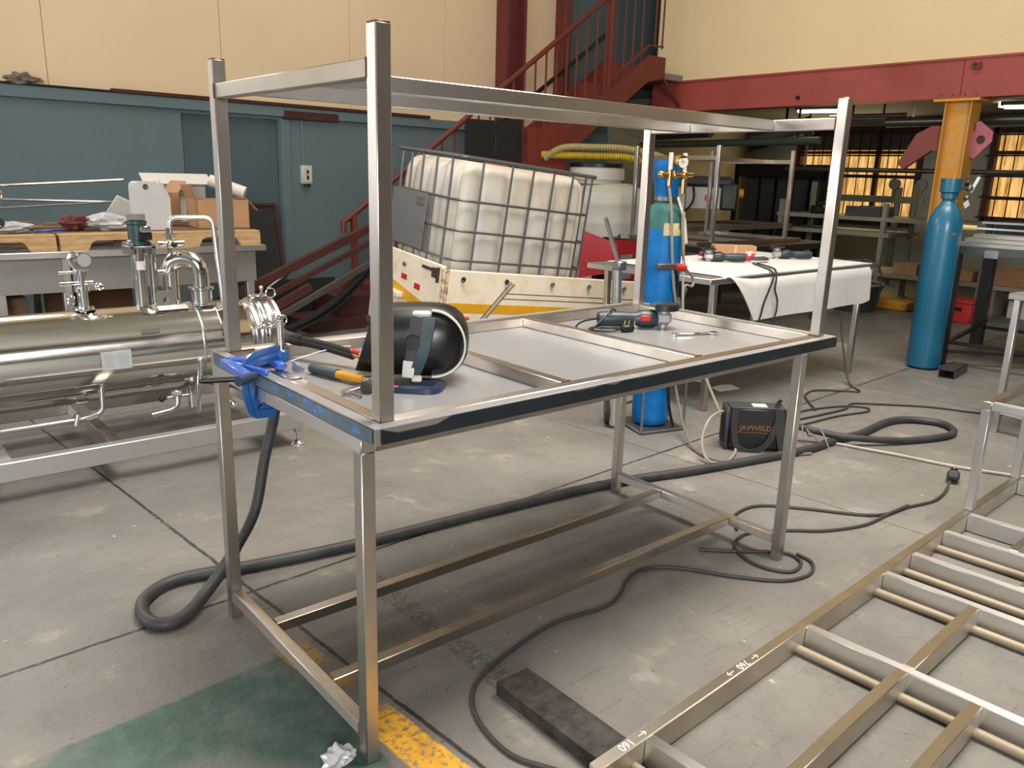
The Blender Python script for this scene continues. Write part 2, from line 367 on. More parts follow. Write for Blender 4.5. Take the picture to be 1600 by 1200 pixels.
# ------------------------------------------------------------------ floor
def floor_material():
    m = bpy.data.materials.new('worn_concrete_floor'); m.use_nodes = True; nt = m.node_tree; b = nt.nodes['Principled BSDF']; L = nt.links
    def N(t, **k):
        n = nt.nodes.new(t)
        for a, v in k.items(): setattr(n, a, v)
        return n
    def V(x):
        return x
    tc = N('ShaderNodeTexCoord'); sep = N('ShaderNodeSeparateXYZ'); L.new(tc.outputs['Object'], sep.inputs[0])
    def noise_(scale, det=5, rough=.6, vec=None):
        n = N('ShaderNodeTexNoise'); n.inputs['Scale'].default_value = scale; n.inputs['Detail'].default_value = det; n.inputs['Roughness'].default_value = rough
        L.new(vec or tc.outputs['Object'], n.inputs['Vector']); return n.outputs['Fac']
    def math_(op, a, bb=None, c=None, clamp=False):
        n = N('ShaderNodeMath', operation=op, use_clamp=clamp)
        for i, v in enumerate((a, bb, c)):
            if v is None: continue
            if isinstance(v, (int, float)): n.inputs[i].default_value = v
            else: L.new(v, n.inputs[i])
        return n.outputs[0]
    def ramp(fac, stops):
        r = N('ShaderNodeValToRGB'); L.new(fac, r.inputs[0]); e = r.color_ramp.elements
        while len(e) < len(stops): e.new(.5)
        for i, (p, c) in enumerate(stops): e[i].position = p; e[i].color = (*c, 1)
        return r.outputs[0]
    def mix(f, a, bb):
        n = N('ShaderNodeMix', data_type='RGBA')
        if isinstance(f, (int, float)): n.inputs[0].default_value = f
        else: L.new(f, n.inputs[0])
        for i, v in ((6, a), (7, bb)):
            if isinstance(v, tuple): n.inputs[i].default_value = (*v, 1)
            else: L.new(v, n.inputs[i])
        return n.outputs[2]
    def step(v, a, bb):   # 0 below a, 1 above bb
        n = N('ShaderNodeMapRange', interpolation_type='SMOOTHSTEP'); L.new(v, n.inputs[0]); n.inputs[1].default_value = a; n.inputs[2].default_value = bb
        return n.outputs[0]
    X, Y = sep.outputs[0], sep.outputs[1]
    n1 = noise_(1.1, 6); n2 = noise_(9, 6, .7); n3 = noise_(55, 3, .6); n4 = noise_(3.2, 4)
    base = ramp(math_('ADD', math_('MULTIPLY', n1, .6), math_('MULTIPLY', n4, .4)), [(.30, hx('#585754')), (.5, hx('#6d6b67')), (.72, hx('#7f7b74'))])
    nb = noise_(.45, 4, .55); base = mix(math_('MULTIPLY', step(nb, .50, .68), .40), base, hx('#5f5b53'))
    base = mix(math_('MULTIPLY', step(n2, .50, .70), .45), base, hx('#5d5951'))
    base = mix(math_('MULTIPLY', step(n3, .60, .70), .45), base, hx('#47433d'))
    n6 = noise_(24, 4, .7); base = mix(math_('MULTIPLY', step(n6, .66, .72), .8), base, hx('#35322d'))
    n7 = noise_(17, 3, .5); base = mix(math_('MULTIPLY', step(n7, .71, .75), .45), base, hx('#c2baac'))
    base = mix(math_('MULTIPLY', step(n4, .60, .72), .25), base, hx('#b5ab9b'))
    wob = math_('MULTIPLY', math_('SUBTRACT', n2, .5), .02)
    wob2 = math_('MULTIPLY', math_('SUBTRACT', n4, .5), .05)
    # green painted bay, worn black stripe and yellow line
    gx = math_('SUBTRACT', 1, step(math_('ADD', X, wob), .045, .06)); gy = math_('SUBTRACT', 1, step(math_('ADD', Y, math_('ADD', wob, math_('MULTIPLY', X, -.07))), .575, .595))
    green = math_('MULTIPLY', gx, gy)
    wear = math_('SUBTRACT', 1, math_('MULTIPLY', step(n4, .46, .66), .62))
    gcol = mix(step(n2, .4, .7), hx('#2a4a40'), hx('#48645a'))
    base = mix(math_('MULTIPLY', math_('MULTIPLY', green, wear), .95), base, gcol)
    Xs = math_('ADD', X, math_('MULTIPLY', Y, .085))
    yl = math_('MULTIPLY', step(math_('ADD', Xs, wob), .075, .085), math_('SUBTRACT', 1, step(math_('ADD', Xs, wob), .185, .195)))
    yw = math_('SUBTRACT', 1, step(math_('ADD', Y, wob2), .13, .21))
    yw2 = math_('MULTIPLY', math_('MULTIPLY', step(Y, .44, .50), math_('SUBTRACT', 1, step(Y, .60, .66))), .45)
    ysp = math_('SUBTRACT', 1, math_('MULTIPLY', step(n3, .5, .62), .75))
    ycol = mix(step(n2, .45, .65), hx('#d7a12b'), hx('#c08d2a'))
    base = mix(math_('MULTIPLY', math_('MULTIPLY', yl, math_('MAXIMUM', yw, yw2)), ysp), base, ycol)
    bk = math_('MULTIPLY', step(math_('ADD', X, wob2), .455, .475), math_('SUBTRACT', 1, step(math_('ADD', X, wob2), .545, .565)))
    bk = math_('MULTIPLY', bk, math_('SUBTRACT', 1, step(Y, .85, .95)))
    base = mix(math_('MULTIPLY', math_('MULTIPLY', bk, step(n3, .42, .58)), .6), base, hx('#3b3935'))
    # sawn joints and cracks
    def line(d, wd):
        return math_('SUBTRACT', 1, step(math_('ABSOLUTE', d), wd*.4, wd))
    j = None
    for d, wd in ((math_('SUBTRACT', Y, math_('ADD', math_('MULTIPLY', X, .05), 1.02)), .010),
                  (math_('SUBTRACT', X, math_('ADD', math_('MULTIPLY', Y, -.082), .215)), .010),
                  (math_('SUBTRACT', X, math_('ADD', math_('MULTIPLY', Y, -.08), 2.62)), .004),
                  (math_('SUBTRACT', X, math_('ADD', math_('MULTIPLY', Y, -.08), 5.1)), .006),
                  (math_('SUBTRACT', Y, math_('ADD', math_('MULTIPLY', X, .05), 3.55)), .006),
                  (math_('SUBTRACT', Y, math_('ADD', math_('MULTIPLY', X, .05), -1.5)), .006)):
        l = line(math_('ADD', d, wob), wd); j = l if j is None else math_('MAXIMUM', j, l)
    base = mix(math_('MULTIPLY', math_('MULTIPLY', j, step(n6, .25, .5)), .95), base, hx('#1d1a17'))
    # dark scuffs
    nv = noise_(6.5, 6, .75); base = mix(math_('MULTIPLY', step(nv, .60, .70), .45), base, hx('#45423c'))
    # scratches
    mp = N('ShaderNodeMapping'); mp.inputs['Rotation'].default_value = (0, 0, .5); mp.inputs['Scale'].default_value = (1.3, 40, 1); L.new(tc.outputs['Object'], mp.inputs[0])
    sc = noise_(1.7, 2, .5, mp.outputs[0]); base = mix(math_('MULTIPLY', step(sc, .66, .70), .45), base, hx('#4b463f'))
    L.new(base, b.inputs['Base Color'])
    rg = N('ShaderNodeMapRange'); L.new(n2, rg.inputs[0]); rg.inputs[3].default_value = .42; rg.inputs[4].default_value = .62
    L.new(rg.outputs[0], b.inputs['Roughness']); b.inputs['Specular IOR Level'].default_value = .45
    bp = N('ShaderNodeBump'); bp.inputs['Strength'].default_value = .18; bp.inputs['Distance'].default_value = .01
    L.new(math_('SUBTRACT', math_('ADD', n3, n2), math_('MULTIPLY', j, 2.0)), bp.inputs['Height']); L.new(bp.outputs[0], b.inputs['Normal'])
    return m
struct('floor', B(-11, 14, -8, 9, -.2, 0), floor_material())
struct('ceiling', B(-11, 14, -8, 9, 7.5, 7.7), GREYW)

# ------------------------------------------------------------------ left wall (turned three degrees)
LWM = Rot(0, 0, math.radians(3.0)); LWC = Vector((0, 6.8, 0))
def LW(mb):
    mb.v = [LWM @ p + LWC for p in mb.v]; return mb
low = MB()
for a, c, z0, z1 in ((-11, 1.98, 0, 1.99), (3.02, 8.4, 0, 1.99), (-11, 8.4, 1.99, 2.10), (1.98, 3.02, 1.97, 1.99)): low.box(a, c, 0, .35, z0, z1)
struct('wall_left', LW(low), BLUEW)
struct('wall_left_mezzanine', LW(B(8.4, 13, 0, .3, 0, 2.55)), mat('khaki_plaster', '#a89c7c', .85, 0., .15, 1.2, spec=.2))
struct('trim_1', LW(B(-11, 8.0, -.045, .02, 2.0, 2.105, b=.006)), BLUEW)
struct('trim_2', LW(B(1.35, 5.0, -.06, .02, 2.108, 2.14)), RUSTBR)
struct('trim_3', LW(B(-11, 1.34, -.055, .02, 2.106, 2.122)), DARKST)
d1 = struct('door_1', LW(B(1.99, 3.01, .05, .09, 0.01, 1.965)), BLUED)
struct('trim_4', LW(B(3.03, 3.13, -.03, .01, 0, 1.98, b=.004)), BLUEW)
struct('trim_5', LW(B(3.06, 3.72, -.055, .0, 1.985, 2.07, b=.004)), RUSTBR)
up = MB()
seams = [-11, -8, -5, -2, .85, 2.45, 3.95, 5.3, 6.14]
for a, c in zip(seams, seams[1:]): up.box(a+.003, c-.003, .05, .3, 2.10, 7.5)
up.box(6.14, 7.22, .05, .3, 2.1, 7.5)
up.box(-11, 7.3, .12, .3, 2.1, 7.5)
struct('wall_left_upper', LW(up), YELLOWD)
cl = MB(); cl.box(6.14, 6.19, -.16, .06, 2.1, 7.5); cl.box(6.43, 6.48, -.16, .06, 2.1, 7.5); cl.box(6.18, 6.44, -.06, -.03, 2.1, 7.5)
struct('column_left', LW(cl), MAROON)
struct('column_left.001', LW(MB().box(7.22, 7.36, -.14, .06, 2.0, 7.5, b=.01).box(7.22, 7.36, -.2, -.14, 3.85, 4.0)), MAROON)
struct('wall_left_landing', LW(B(7.36, 13, .02, .3, 2.0, 7.5)), BLUED)
struct('wall_back_landing', B(9.6, 9.75, 6.3, 7.6, 2.6, 7.5), BLUED)
struct('floor_landing', MB().box(8.0, 9.6, 6.02, 7.16, 2.78, 2.86), GREYP)
struct('baseboard_landing', B(9.56, 9.6, 6.3, 7.3, 2.86, 3.2), GREYP)

# ------------------------------------------------------------------ mezzanine front, back wall, far walls
struct('wall_mezzanine', B(8.52, 8.68, -8, 6.5, 2.78, 7.5), YELLOWW)
bm_ = MB().box(8.53, 8.57, -8, 6.5, 2.39, 2.78); bm_.box(8.44, 8.66, -8, 6.5, 2.765, 2.787); bm_.box(8.44, 8.66, -8, 6.5, 2.385, 2.405)
# welded plates over the web at both sides of the splice
bm_.box(8.465, 8.53, -8, 2.293, 2.405, 2.765); bm_.box(8.465, 8.53, 2.300, 6.5, 2.405, 2.765)
struct('beam_mezzanine', bm_, BEAMR)
mz = thing('beam_socket', 'small square steel box on the red beam beside its splice', 'bracket', (8.44, 2.21, 2.68))
obj('housing', MB().box(8.40, 8.466, 2.13, 2.20, 2.66, 2.73, b=.004), BEAMR, mz); obj('opening', B(8.396, 8.402, 2.14, 2.19, 2.67, 2.72), BLACK, mz)
solo('beam_bolt', MB().cyl((8.465, 4.18, 2.48), (8.435, 4.18, 2.48), .025, n=6), BLACK, 'dark bolt head low on the red beam above the fluorescent lamp', 'bolt')
struct('ceiling_mezzanine', B(8.6, 13.5, -8, 7.45, 2.52, 2.6), mat('dim_brown_soffit', '#6d675c', .85, 0., .2, 2.))
W0, W1, Z0, Z1 = 4.38, 6.5, .86, 2.37
V0, V1, Y0, Y1 = 1.2, 3.36, 1.02, 2.31
bw = MB()
for a, c, z0, z1 in ((-8, V0, 0, 2.55), (V0, V1, 0, Y0), (V0, V1, Y1, 2.55), (V1, W0, 0, 2.55), (W0, W1, 0, Z0), (W0, W1, Z1, 2.55), (W1, 8.2, 0, 2.55)):
    bw.box(12.5, 12.75, a, c, z0, z1)
struct('wall_back', bw, GREYW)
struct('wall_right', B(-11, 14, -8.2, -8, 0, 7.5), BROWNW)
gm = bpy.data.materials.new('backlit_dirty_pane_glow'); gm.use_nodes = True
_nt = gm.node_tree; _b = _nt.nodes['Principled BSDF']; _tc = _nt.nodes.new('ShaderNodeTexCoord'); _mp = _nt.nodes.new('ShaderNodeMapping'); _mp.inputs['Scale'].default_value = (3, 14, 2.0)
_n = _nt.nodes.new('ShaderNodeTexNoise'); _n.inputs['Scale'].default_value = 1.0; _n.inputs['Detail'].default_value = 6; _n.inputs['Roughness'].default_value = .65
_r2 = _nt.nodes.new('ShaderNodeValToRGB'); e = _r2.color_ramp.elements
e[0].position = .34; e[0].color = (*hx('#8f5f22'), 1); e[1].position = .62; e[1].color = (*hx('#f2bf72'), 1)
_nt.links.new(_tc.outputs['Object'], _mp.inputs[0]); _nt.links.new(_mp.outputs[0], _n.inputs['Vector']); _nt.links.new(_n.outputs['Fac'], _r2.inputs[0])
_nt.links.new(_r2.outputs[0], _b.inputs['Emission Color']); _b.inputs['Emission Strength'].default_value = .95; _b.inputs['Base Color'].default_value = (*hx('#7a5a2a'), 1)
def window(n, y0, y1, z0, z1, cols, rows):
    fr = MB(); t = .05
    fr.box(12.44, 12.56, y0-.03, y0+t, z0-.03, z1+.03); fr.box(12.44, 12.56, y1-t, y1+.03, z0-.03, z1+.03)
    fr.box(12.44, 12.56, y0, y1, z0-.03, z0+t); fr.box(12.44, 12.56, y0, y1, z1-t, z1+.03)
    for k in range(1, 3): fr.box(12.46, 12.55, y0+(y1-y0)*k/3-.03, y0+(y1-y0)*k/3+.03, z0, z1)
    for k in range(1, 4): fr.box(12.47, 12.54, y0, y1, z0+(z1-z0)*k/4-.025, z0+(z1-z0)*k/4+.025)
    f = tag(obj('window_%d' % n, fr, RUSTBR, None, True), kind='structure')
    obj('pane', B(12.58, 12.6, y0, y1, z0, z1), gm, f)
    bars = MB()
    for k in range(1, cols):
        y = y0+(y1-y0)*k/cols; bars.cyl((12.40, y, z0-.02), (12.40, y, z1), .009, n=6)
    for k in range(rows+1): z = z0+(z1-z0)*(k+.15)/(rows+.4); bars.box(12.385, 12.4, y0-.05, y1+.05, z-.012, z+.012)
    obj('burglar_bars', bars, DARKST, f)
    sh = MB().box(12.52, 12.57, y0, y1, z1-.34, z1); obj('upper_board', sh, mat('dusty_board', '#5d564b', .8), f) if n == 1 else None
window(1, W0, W1, Z0, Z1, 13, 4); window(2, V0, V1, Y0, Y1, 13, 4)

# ------------------------------------------------------------------ yellow column under the beam
co = thing('steel_column', 'worn yellow steel I-section column bolted up under the red beam', 'column', (8.62, 2.31, 0))
cm = MB(); cm.box(8.50, 8.515, 2.16, 2.46, 0, 2.37) if False else None
cm.box(8.50, 8.74, 2.435, 2.447, 0, 2.36); cm.box(8.50, 8.74, 2.173, 2.185, 0, 2.36); cm.box(8.585, 8.60, 2.18, 2.44, 0, 2.36)
obj('shaft', cm, COLY, co)
obj('cap_plate', MB().box(8.44, 8.78, 2.08, 2.55, 2.355, 2.384, b=.003), COLY, co)
for y in (2.14, 2.25, 2.37, 2.49): obj('bolt', MB().cyl((8.47, y, 2.40), (8.47, y, 2.43), .014, n=6), MILL, co)
pl = [(-.02,-.17),(.05,-.19),(.20,-.02),(.20,.08),(.06,.19),(.02,.18),(.02,.09),(-.04,.09),(-.06,-.10),(.0,-.10)]
mbp = MB()
def plate_with_hole(poly, hole_c, hole_r, th, M, c):
    n = 40; mb = MB(); outer = []
    import bisect
    # resample polygon by angle about the hole
    def hit(a):
        dx, dy = math.cos(a), math.sin(a); best = None
        for (x1, y1), (x2, y2) in zip(poly, poly[1:]+poly[:1]):
            ex, ey = x2-x1, y2-y1; den = dx*ey-dy*ex
            if abs(den) < 1e-9: continue
            px, py = x1-hole_c[0], y1-hole_c[1]
            t = (px*ey-py*ex)/den; u = (px*dy-py*dx)/den
            if t > 0 and -1e-6 <= u <= 1+1e-6 and (best is None or t > best): best = t
        return (hole_c[0]+dx*best, hole_c[1]+dy*best)
    angs = sorted([2*PI*k/n for k in range(n)]+[math.atan2(y-hole_c[1], x-hole_c[0]) % (2*PI) for x, y in poly])
    o = [hit(a) for a in angs]; i_ = [(hole_c[0]+hole_r*math.cos(a), hole_c[1]+hole_r*math.sin(a)) for a in angs]; m = len(angs)
    vs = [(x, y, 0) for x, y in o]+[(x, y, 0) for x, y in i_]+[(x, y, th) for x, y in o]+[(x, y, th) for x, y in i_]; fs = []
    for k in range(m):
        j = (k+1) % m
        fs += [(k, j, m+j, m+k), (2*m+k, 3*m+k, 3*m+j, 2*m+j), (k, 2*m+k, 2*m+j, j), (m+k, m+j, 3*m+j, 3*m+k)]
    mb.add(vs, fs, M, c); return mb
Mp = Matrix(((0,0,1),(-1,0,0),(0,1,0)))   # local x -> -y, local y -> z
obj('lug_plate', plate_with_hole(pl, (.09, 0), .045, .025, Mp, (8.62, 2.17, 1.97)), PINKP, co, label='pink pointed lifting lug with a round hole')
arm = [(0,.10),(-.0,-.16),(.12,-.16),(.40,-.36),(.47,-.30),(.30,.02),(.14,.10)]
obj('brace_arm', MB().prism(arm, .06, Matrix(((0,0,1),(1,0,0),(0,1,0))), (8.58, 2.44, 2.02)), mat('dusty_red_arm', '#8f4a44', .6), co, label='dull red angled arm')

# ------------------------------------------------------------------ lower steel table (standing on the floor)
def sq(mb, x0, x1, y0, y1, z0, z1): return mb.box(x0, x1, y0, y1, z0, z1, b=.0022)
s_ = .0375; TL, TW = 1.921, .9224
lt = thing('steel_table', 'brushed stainless work table standing on the floor, carrying an upturned table', 'table', (TL/2, TW/2, 0))
for x in (0, TL-s_):
    for y in (0, TW-s_):
        obj('leg', sq(MB(), x, x+s_, y, y+s_, 0, .842), STEEL, lt)
for x in (0, TL-s_):
    obj('end_rail', sq(MB(), x+.001, x+s_-.001, s_, TW-s_, .066, .103), STEEL, lt)
for y in (.245, .612): obj('long_rail', sq(MB(), s_, TL-s_, y, y+s_, .066, .102), STEEL, lt)
for x in (0, TL-s_): obj('top_end_rail', sq(MB(), x-.001, x+s_, 0, TW, .842, .8795), STEEL2, lt)
for y in (0, TW-s_): obj('top_long_rail', sq(MB(), s_, TL-s_, y, y+s_, .842, .879), STEEL, lt)
for x in (.63, 1.25): obj('cross_rail', sq(MB(), x, x+s_, s_, TW-s_, .842, .879), STEEL, lt)
def beads(parent, spots):
    for i, (c, d) in enumerate(spots):
        mb = MB(); d = Vector(d); c = Vector(c)
        for k in range(9): mb.ball(c+d*(k/8-.5), .0032, n=6)
        obj('weld_bead', mb, BURN, parent)
beads(lt, [((.018, s_, .104), (.03,0,0)), ((-.0005, s_, .085), (0,0,.034)), ((TL-s_, TW-s_, .086), (0,0,.032)), ((TL-s_, s_, .086), (0,0,.032)),
           ((s_, .263, .103), (0,.03,0)), ((s_, .63, .103), (0,.03,0)), ((TL-s_, .245, .085), (0,0,.03)), ((TL-s_, .612, .085), (0,0,.03))])

# ------------------------------------------------------------------ upper table, upside down on the lower one
UX, UY, UL, UW = .001, -.0635, 2.0, .995; e_ = .034; q_ = .038; ZB, ZT = .88, .9205
ut = thing('upturned_table', 'upside-down stainless table, legs in the air, resting on the work table', 'table', (UX+UL/2, UY+UW/2, ZB))
obj('tabletop_sheet', B(UX+.002, UX+UL-.002, UY+.002, UY+UW-.002, ZB, ZB+.004), SHEETW, ut, label='tabletop underside under pale film')
# folded edge: outer skirt, return lip, roof reflection painted into its colour
sk = MB(); sk.box(UX+.001, UX+UL-.001, UY+.0012, UY+.004, ZB, ZT-.001); sk.box(UX+.001, UX+UL-.001, UY+UW-.004, UY+UW-.0012, ZB, ZT-.001)
sk.box(UX+.0012, UX+.004, UY+.002, UY+UW-.002, ZB, ZT-.001); sk.box(UX+UL-.004, UX+UL-.0012, UY+.002, UY+UW-.002, ZB, ZT-.001)
obj('skirt', sk, STEEL2, ut)
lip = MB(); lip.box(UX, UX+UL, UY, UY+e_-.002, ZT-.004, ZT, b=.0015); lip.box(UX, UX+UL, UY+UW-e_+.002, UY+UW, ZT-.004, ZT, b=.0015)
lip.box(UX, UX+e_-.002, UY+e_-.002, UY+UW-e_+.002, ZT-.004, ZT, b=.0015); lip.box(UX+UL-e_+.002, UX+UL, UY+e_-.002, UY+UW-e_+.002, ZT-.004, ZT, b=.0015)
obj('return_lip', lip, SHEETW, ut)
# protective film with a torn upper edge
def film(m, name, p0, p1, nrm, holes):
    p0, p1, nrm = Vector(p0), Vector(p1), Vector(nrm); n = 90; top = []; bot = []; L = (p1-p0).length
    for i in range(n+1):
        t = i/n; q = p0.lerp(p1, t); z = ZT-.0045+.0012*noise.noise(Vector((t*22, 3.3, L)))
        for a, bb, dz in holes:
            if a < t < bb: z -= dz*min(1, min(t-a, bb-t)/((bb-a)*.22))
        top.append((q.x, q.y, z)); bot.append((q.x, q.y, ZB+.0015))
    mb = MB(); mb.sheet([top, bot] if nrm.y+nrm.x*0 < 0 else [bot, top], .0012)
    mb.v = [v+nrm*.0007 for v in mb.v]
    return obj(name, mb, m, ut)
ff = film(FILMDK, 'protective_film', (UX+.016, UY, 0), (UX+UL, UY, 0), (0,-1,0), [(0,.10,.014),(.30,.36,.004),(.375,.395,.006),(.42,.5,.002)])
ff['label'] = 'dark protective film with a peeled corner'
fl = film(FILMBL, 'protective_film', (UX, UY+.012, 0), (UX, UY+UW-.03, 0), (-1,0,0), [(.1,.4,.003),(.5,.7,.002)])
fl['label'] = 'grey blue protective film with marker scribbles'
rng = random.Random(3)
for (y0, z0) in ((.02, .897), (.19, .905), (.26, .908), (.23, .892), (.36, .905), (.45, .902)):
    for k in range(3):
        a = rng.uniform(0, 6); pts = [(UX-.0022, y0+k*.011-.01+.008*math.cos(a+i*1.7), z0+.008*math.sin(a+i*2.1)) for i in range(4)]
        obj('marker_scribble', MB().tube(pts, .0007, n=4), MARKB, fl)
# tube frame round the top
fx0, fx1, fy0, fy1 = UX+e_, UX+UL-e_, UY+e_, UY+UW-e_
for y in (fy0, fy1-q_): obj('frame_rail', sq(MB(), fx0+q_, fx1-q_, y, y+q_, ZB+.004, ZT+.001), STEEL, ut)
for x in (fx0, fx1-q_): obj('frame_end_rail', sq(MB(), x, x+q_, fy0+q_, fy1-q_, ZB+.004, ZT+.001), STEEL, ut)
for x in (.637, 1.232): obj('cross_rail', sq(MB(), x, x+q_, fy0+q_, fy1-q_, ZB+.004, ZT+.001), STEEL, ut)
ztop = ZT+.8524
for x in (fx0, fx1-q_):
    for y in (fy0, fy1-q_):
        lg = obj('leg', sq(MB(), x, x+q_, y, y+q_, ZB+.004, ztop-.003), STEEL, ut)
        obj('end_cap', MB().box(x+.001, x+q_-.001, y+.001, y+q_-.001, ztop-.003, ztop, b=.001), BURN, lg)
for x in (fx0, fx1-q_): obj('end_rail', sq(MB(), x+.001, x+q_-.001, fy0+q_, fy1-q_, 1.664, 1.7035), STEEL, ut)
for y in (.255, .647): obj('long_rail', sq(MB(), fx0+q_, fx1-q_, y, y+q_, 1.664, 1.703), STEEL2, ut)
beads(ut, [((fx0, fy0+q_, 1.684), (0,0,.036)), ((fx0, fy1-q_, 1.684), (0,0,.036)), ((fx1-q_, fy0+q_, 1.684), (0,0,.036)),
           ((fx0+.019, fy1-q_-.002, ZT+.002), (.036,0,0)), ((fx0+q_+.02, fy1-q_+.0, ZT+.002), (.04,0,0)), ((fx1-q_-.002, fy0+.02, ZT+.002), (0,.036,0)),
           ((.655, fy0+q_, ZT+.002), (.03,0,0)), ((1.25, fy0+q_, ZT+.002), (.03,0,0)), ((1.25, fy1-q_, .905), (0,0,.03)), ((fx1-q_, .29, 1.684), (0,0,.034)), ((fx1-q_, .685, 1.684), (0,0,.034))])

# ------------------------------------------------------------------ clamps on the end of the tables
gc = thing('g_clamp', 'large blue G-clamp gripping the end of the two tables', 'clamp', (.03, .60, .79))
gy = .60
def trace(pts, w, d, y=gy, r=.012):
    P = fillet([(x, y, z) for x, z in pts], r, 4); mb = MB(); loops = []
    for i, p in enumerate(P):
        a = P[max(i-1, 0)]; b = P[min(i+1, len(P)-1)]; t = (Vector(b)-Vector(a)).normalized(); nn = Vector((t.z, 0, -t.x)); yv = Vector((0,1,0))
        loops.append([Vector(p)+nn*(w/2)*sx+yv*(d/2)*sy for sx, sy in ((1,1),(-1,1),(-1,-1),(1,-1))])
    loft(mb, loops); return mb
cpts = [(.078, .965), (.004, .952), (-.013, .93), (-.013, .86), (.0, .80), (.06, .797)]
fr = trace(cpts, .042, .012); 
fr.v += []; 
frm = obj('frame', fr, BLUEP, gc)
rib = MB(); rib.v = []
r1 = trace([(x+.0, z) for x, z in cpts], .010, .026); obj('rib', r1, BLUEP, frm)
obj('boss', MB().box(.070, .104, gy-.018, gy+.018, .935, .972, b=.006), BLUEP, frm)
obj('anvil', MB().cyl((.06, gy, .80), (.06, gy, .842), .012), BLUEP, frm)
sc_ = MB().cyl((.087, gy, .926), (.087, gy, 1.068), .0075, n=12)
for k in range(34): sc_.cyl((.087, gy, .975+k*.0026), (.087, gy, .9762+k*.0026), .0086, n=12)
scr = obj('screw', sc_, CHROME, gc)
obj('swivel_pad', MB().cyl((.087, gy, .921), (.087, gy, .930), .015, .011), ZINC, scr)
tb = MB().cyl((.045, gy-.035, 1.048), (.10, gy+.012, 1.064), .0045, n=8); tb.ball((.045, gy-.035, 1.048), .0065, n=8); tb.ball((.10, gy+.012, 1.064), .0065, n=8)
obj('tommy_bar', tb, CHROME, scr)
obj('screw_head', MB().box(.079, .095, gy-.008, gy+.008, 1.055, 1.073, b=.003), CHROME, scr)

# corner clamp: triangular blue casting lying on the lip, black screw pointing out over the end
ck = thing('corner_clamp', 'lighter blue corner clamp with black screw lying at the far end corner', 'clamp', (.0, .58, .925))
zz = .934
def strip(pts, w, h, m, nm, par, closed=False):
    mb = MB()
    for a, b in zip(pts, pts[1:]+([pts[0]] if closed else [])): mb.bar(a, b, w, h, .003)
    return obj(nm, mb, m, par)
A_, B_, C_, D_ = (-.045, .69, zz), (.075, .648, zz), (.06, .50, zz), (-.062, .475, zz)
cb = strip([D_, A_, B_], .03, .022, BLUEC, 'body', ck)
strip([A_, (.0, .50, zz)], .012, .018, BLUEC, 'web', ck)
strip([B_, (.065, .55, zz)], .024, .02, BLUEC, 'jaw', ck)
bs = obj('screw_boss', MB().cyl((-.10, .455, zz), (-.045, .485, zz), .014), NAVY, ck)
sc2 = obj('screw', MB().cyl((-.175, .53, zz-.004), (-.06, .470, zz), .0075, n=10), BLACK, ck)
hb = MB().cyl((-.12, .70, zz+.03), (-.205, .40, zz-.06), .0055, n=8); hb = MB().cyl((-.157, .56, zz+.045), (-.196, .49, zz-.075), .0055, n=8)
hb.ball((-.157, .56, zz+.045), .007, n=8); obj('tommy_bar', hb, CHROME, sc2)

# bracket under the pad
br = MB().box(.035, .085, .44, .50, ZT+.0012, ZT+.0055, b=.001); br.bar((.080, .515, ZT+.022), (.078, .43, ZT+.014), .004, .030, .001)
solo('steel_bracket', br, STEEL2, 'small bent stainless bracket beside the G-clamp pad', 'bracket')

# ------------------------------------------------------------------ hammer, torch, navy clamp, helmet, grinder, spanner, wire
SH = ZB+.004
hm = thing('hammer', 'hammer with slate and yellow rubber grip lying on the white sheet', 'hammer', (.21, .45, SH))
gp = [(.19, .615, SH+.017), (.197, .56, SH+.017), (.212, .50, SH+.017)]
obj('grip', MB().tube(gp, .016, n=12, sm=4, rfun=lambda t: .017-.003*math.sin(t*PI)), HBLU, hm, label='slate rubber grip')
obj('grip_collar', MB().tube([(.212, .50, SH+.017), (.226, .445, SH+.018), (.238, .40, SH+.02)], .013, n=12, sm=3), HYEL, hm, label='yellow grip section')
obj('shaft', MB().cyl((.238, .40, SH+.02), (.248, .36, SH+.022), .010), CHROME, hm)
hd = MB().cyl((.20, .322, SH+.018), (.225, .338, SH+.018), .017, n=14); hd.cyl((.225, .338, SH+.018), (.236, .344, SH+.019), .011, n=12); hd.ob((.256, .356, SH+.021), (.045, .028, .028), Rot(0, 0, .55), .005)
hd.bar((.27, .363, SH+.022), (.315, .39, SH+.016), .024, .016, .004)
obj('head', hd, MILL, hm, label='scuffed steel head')

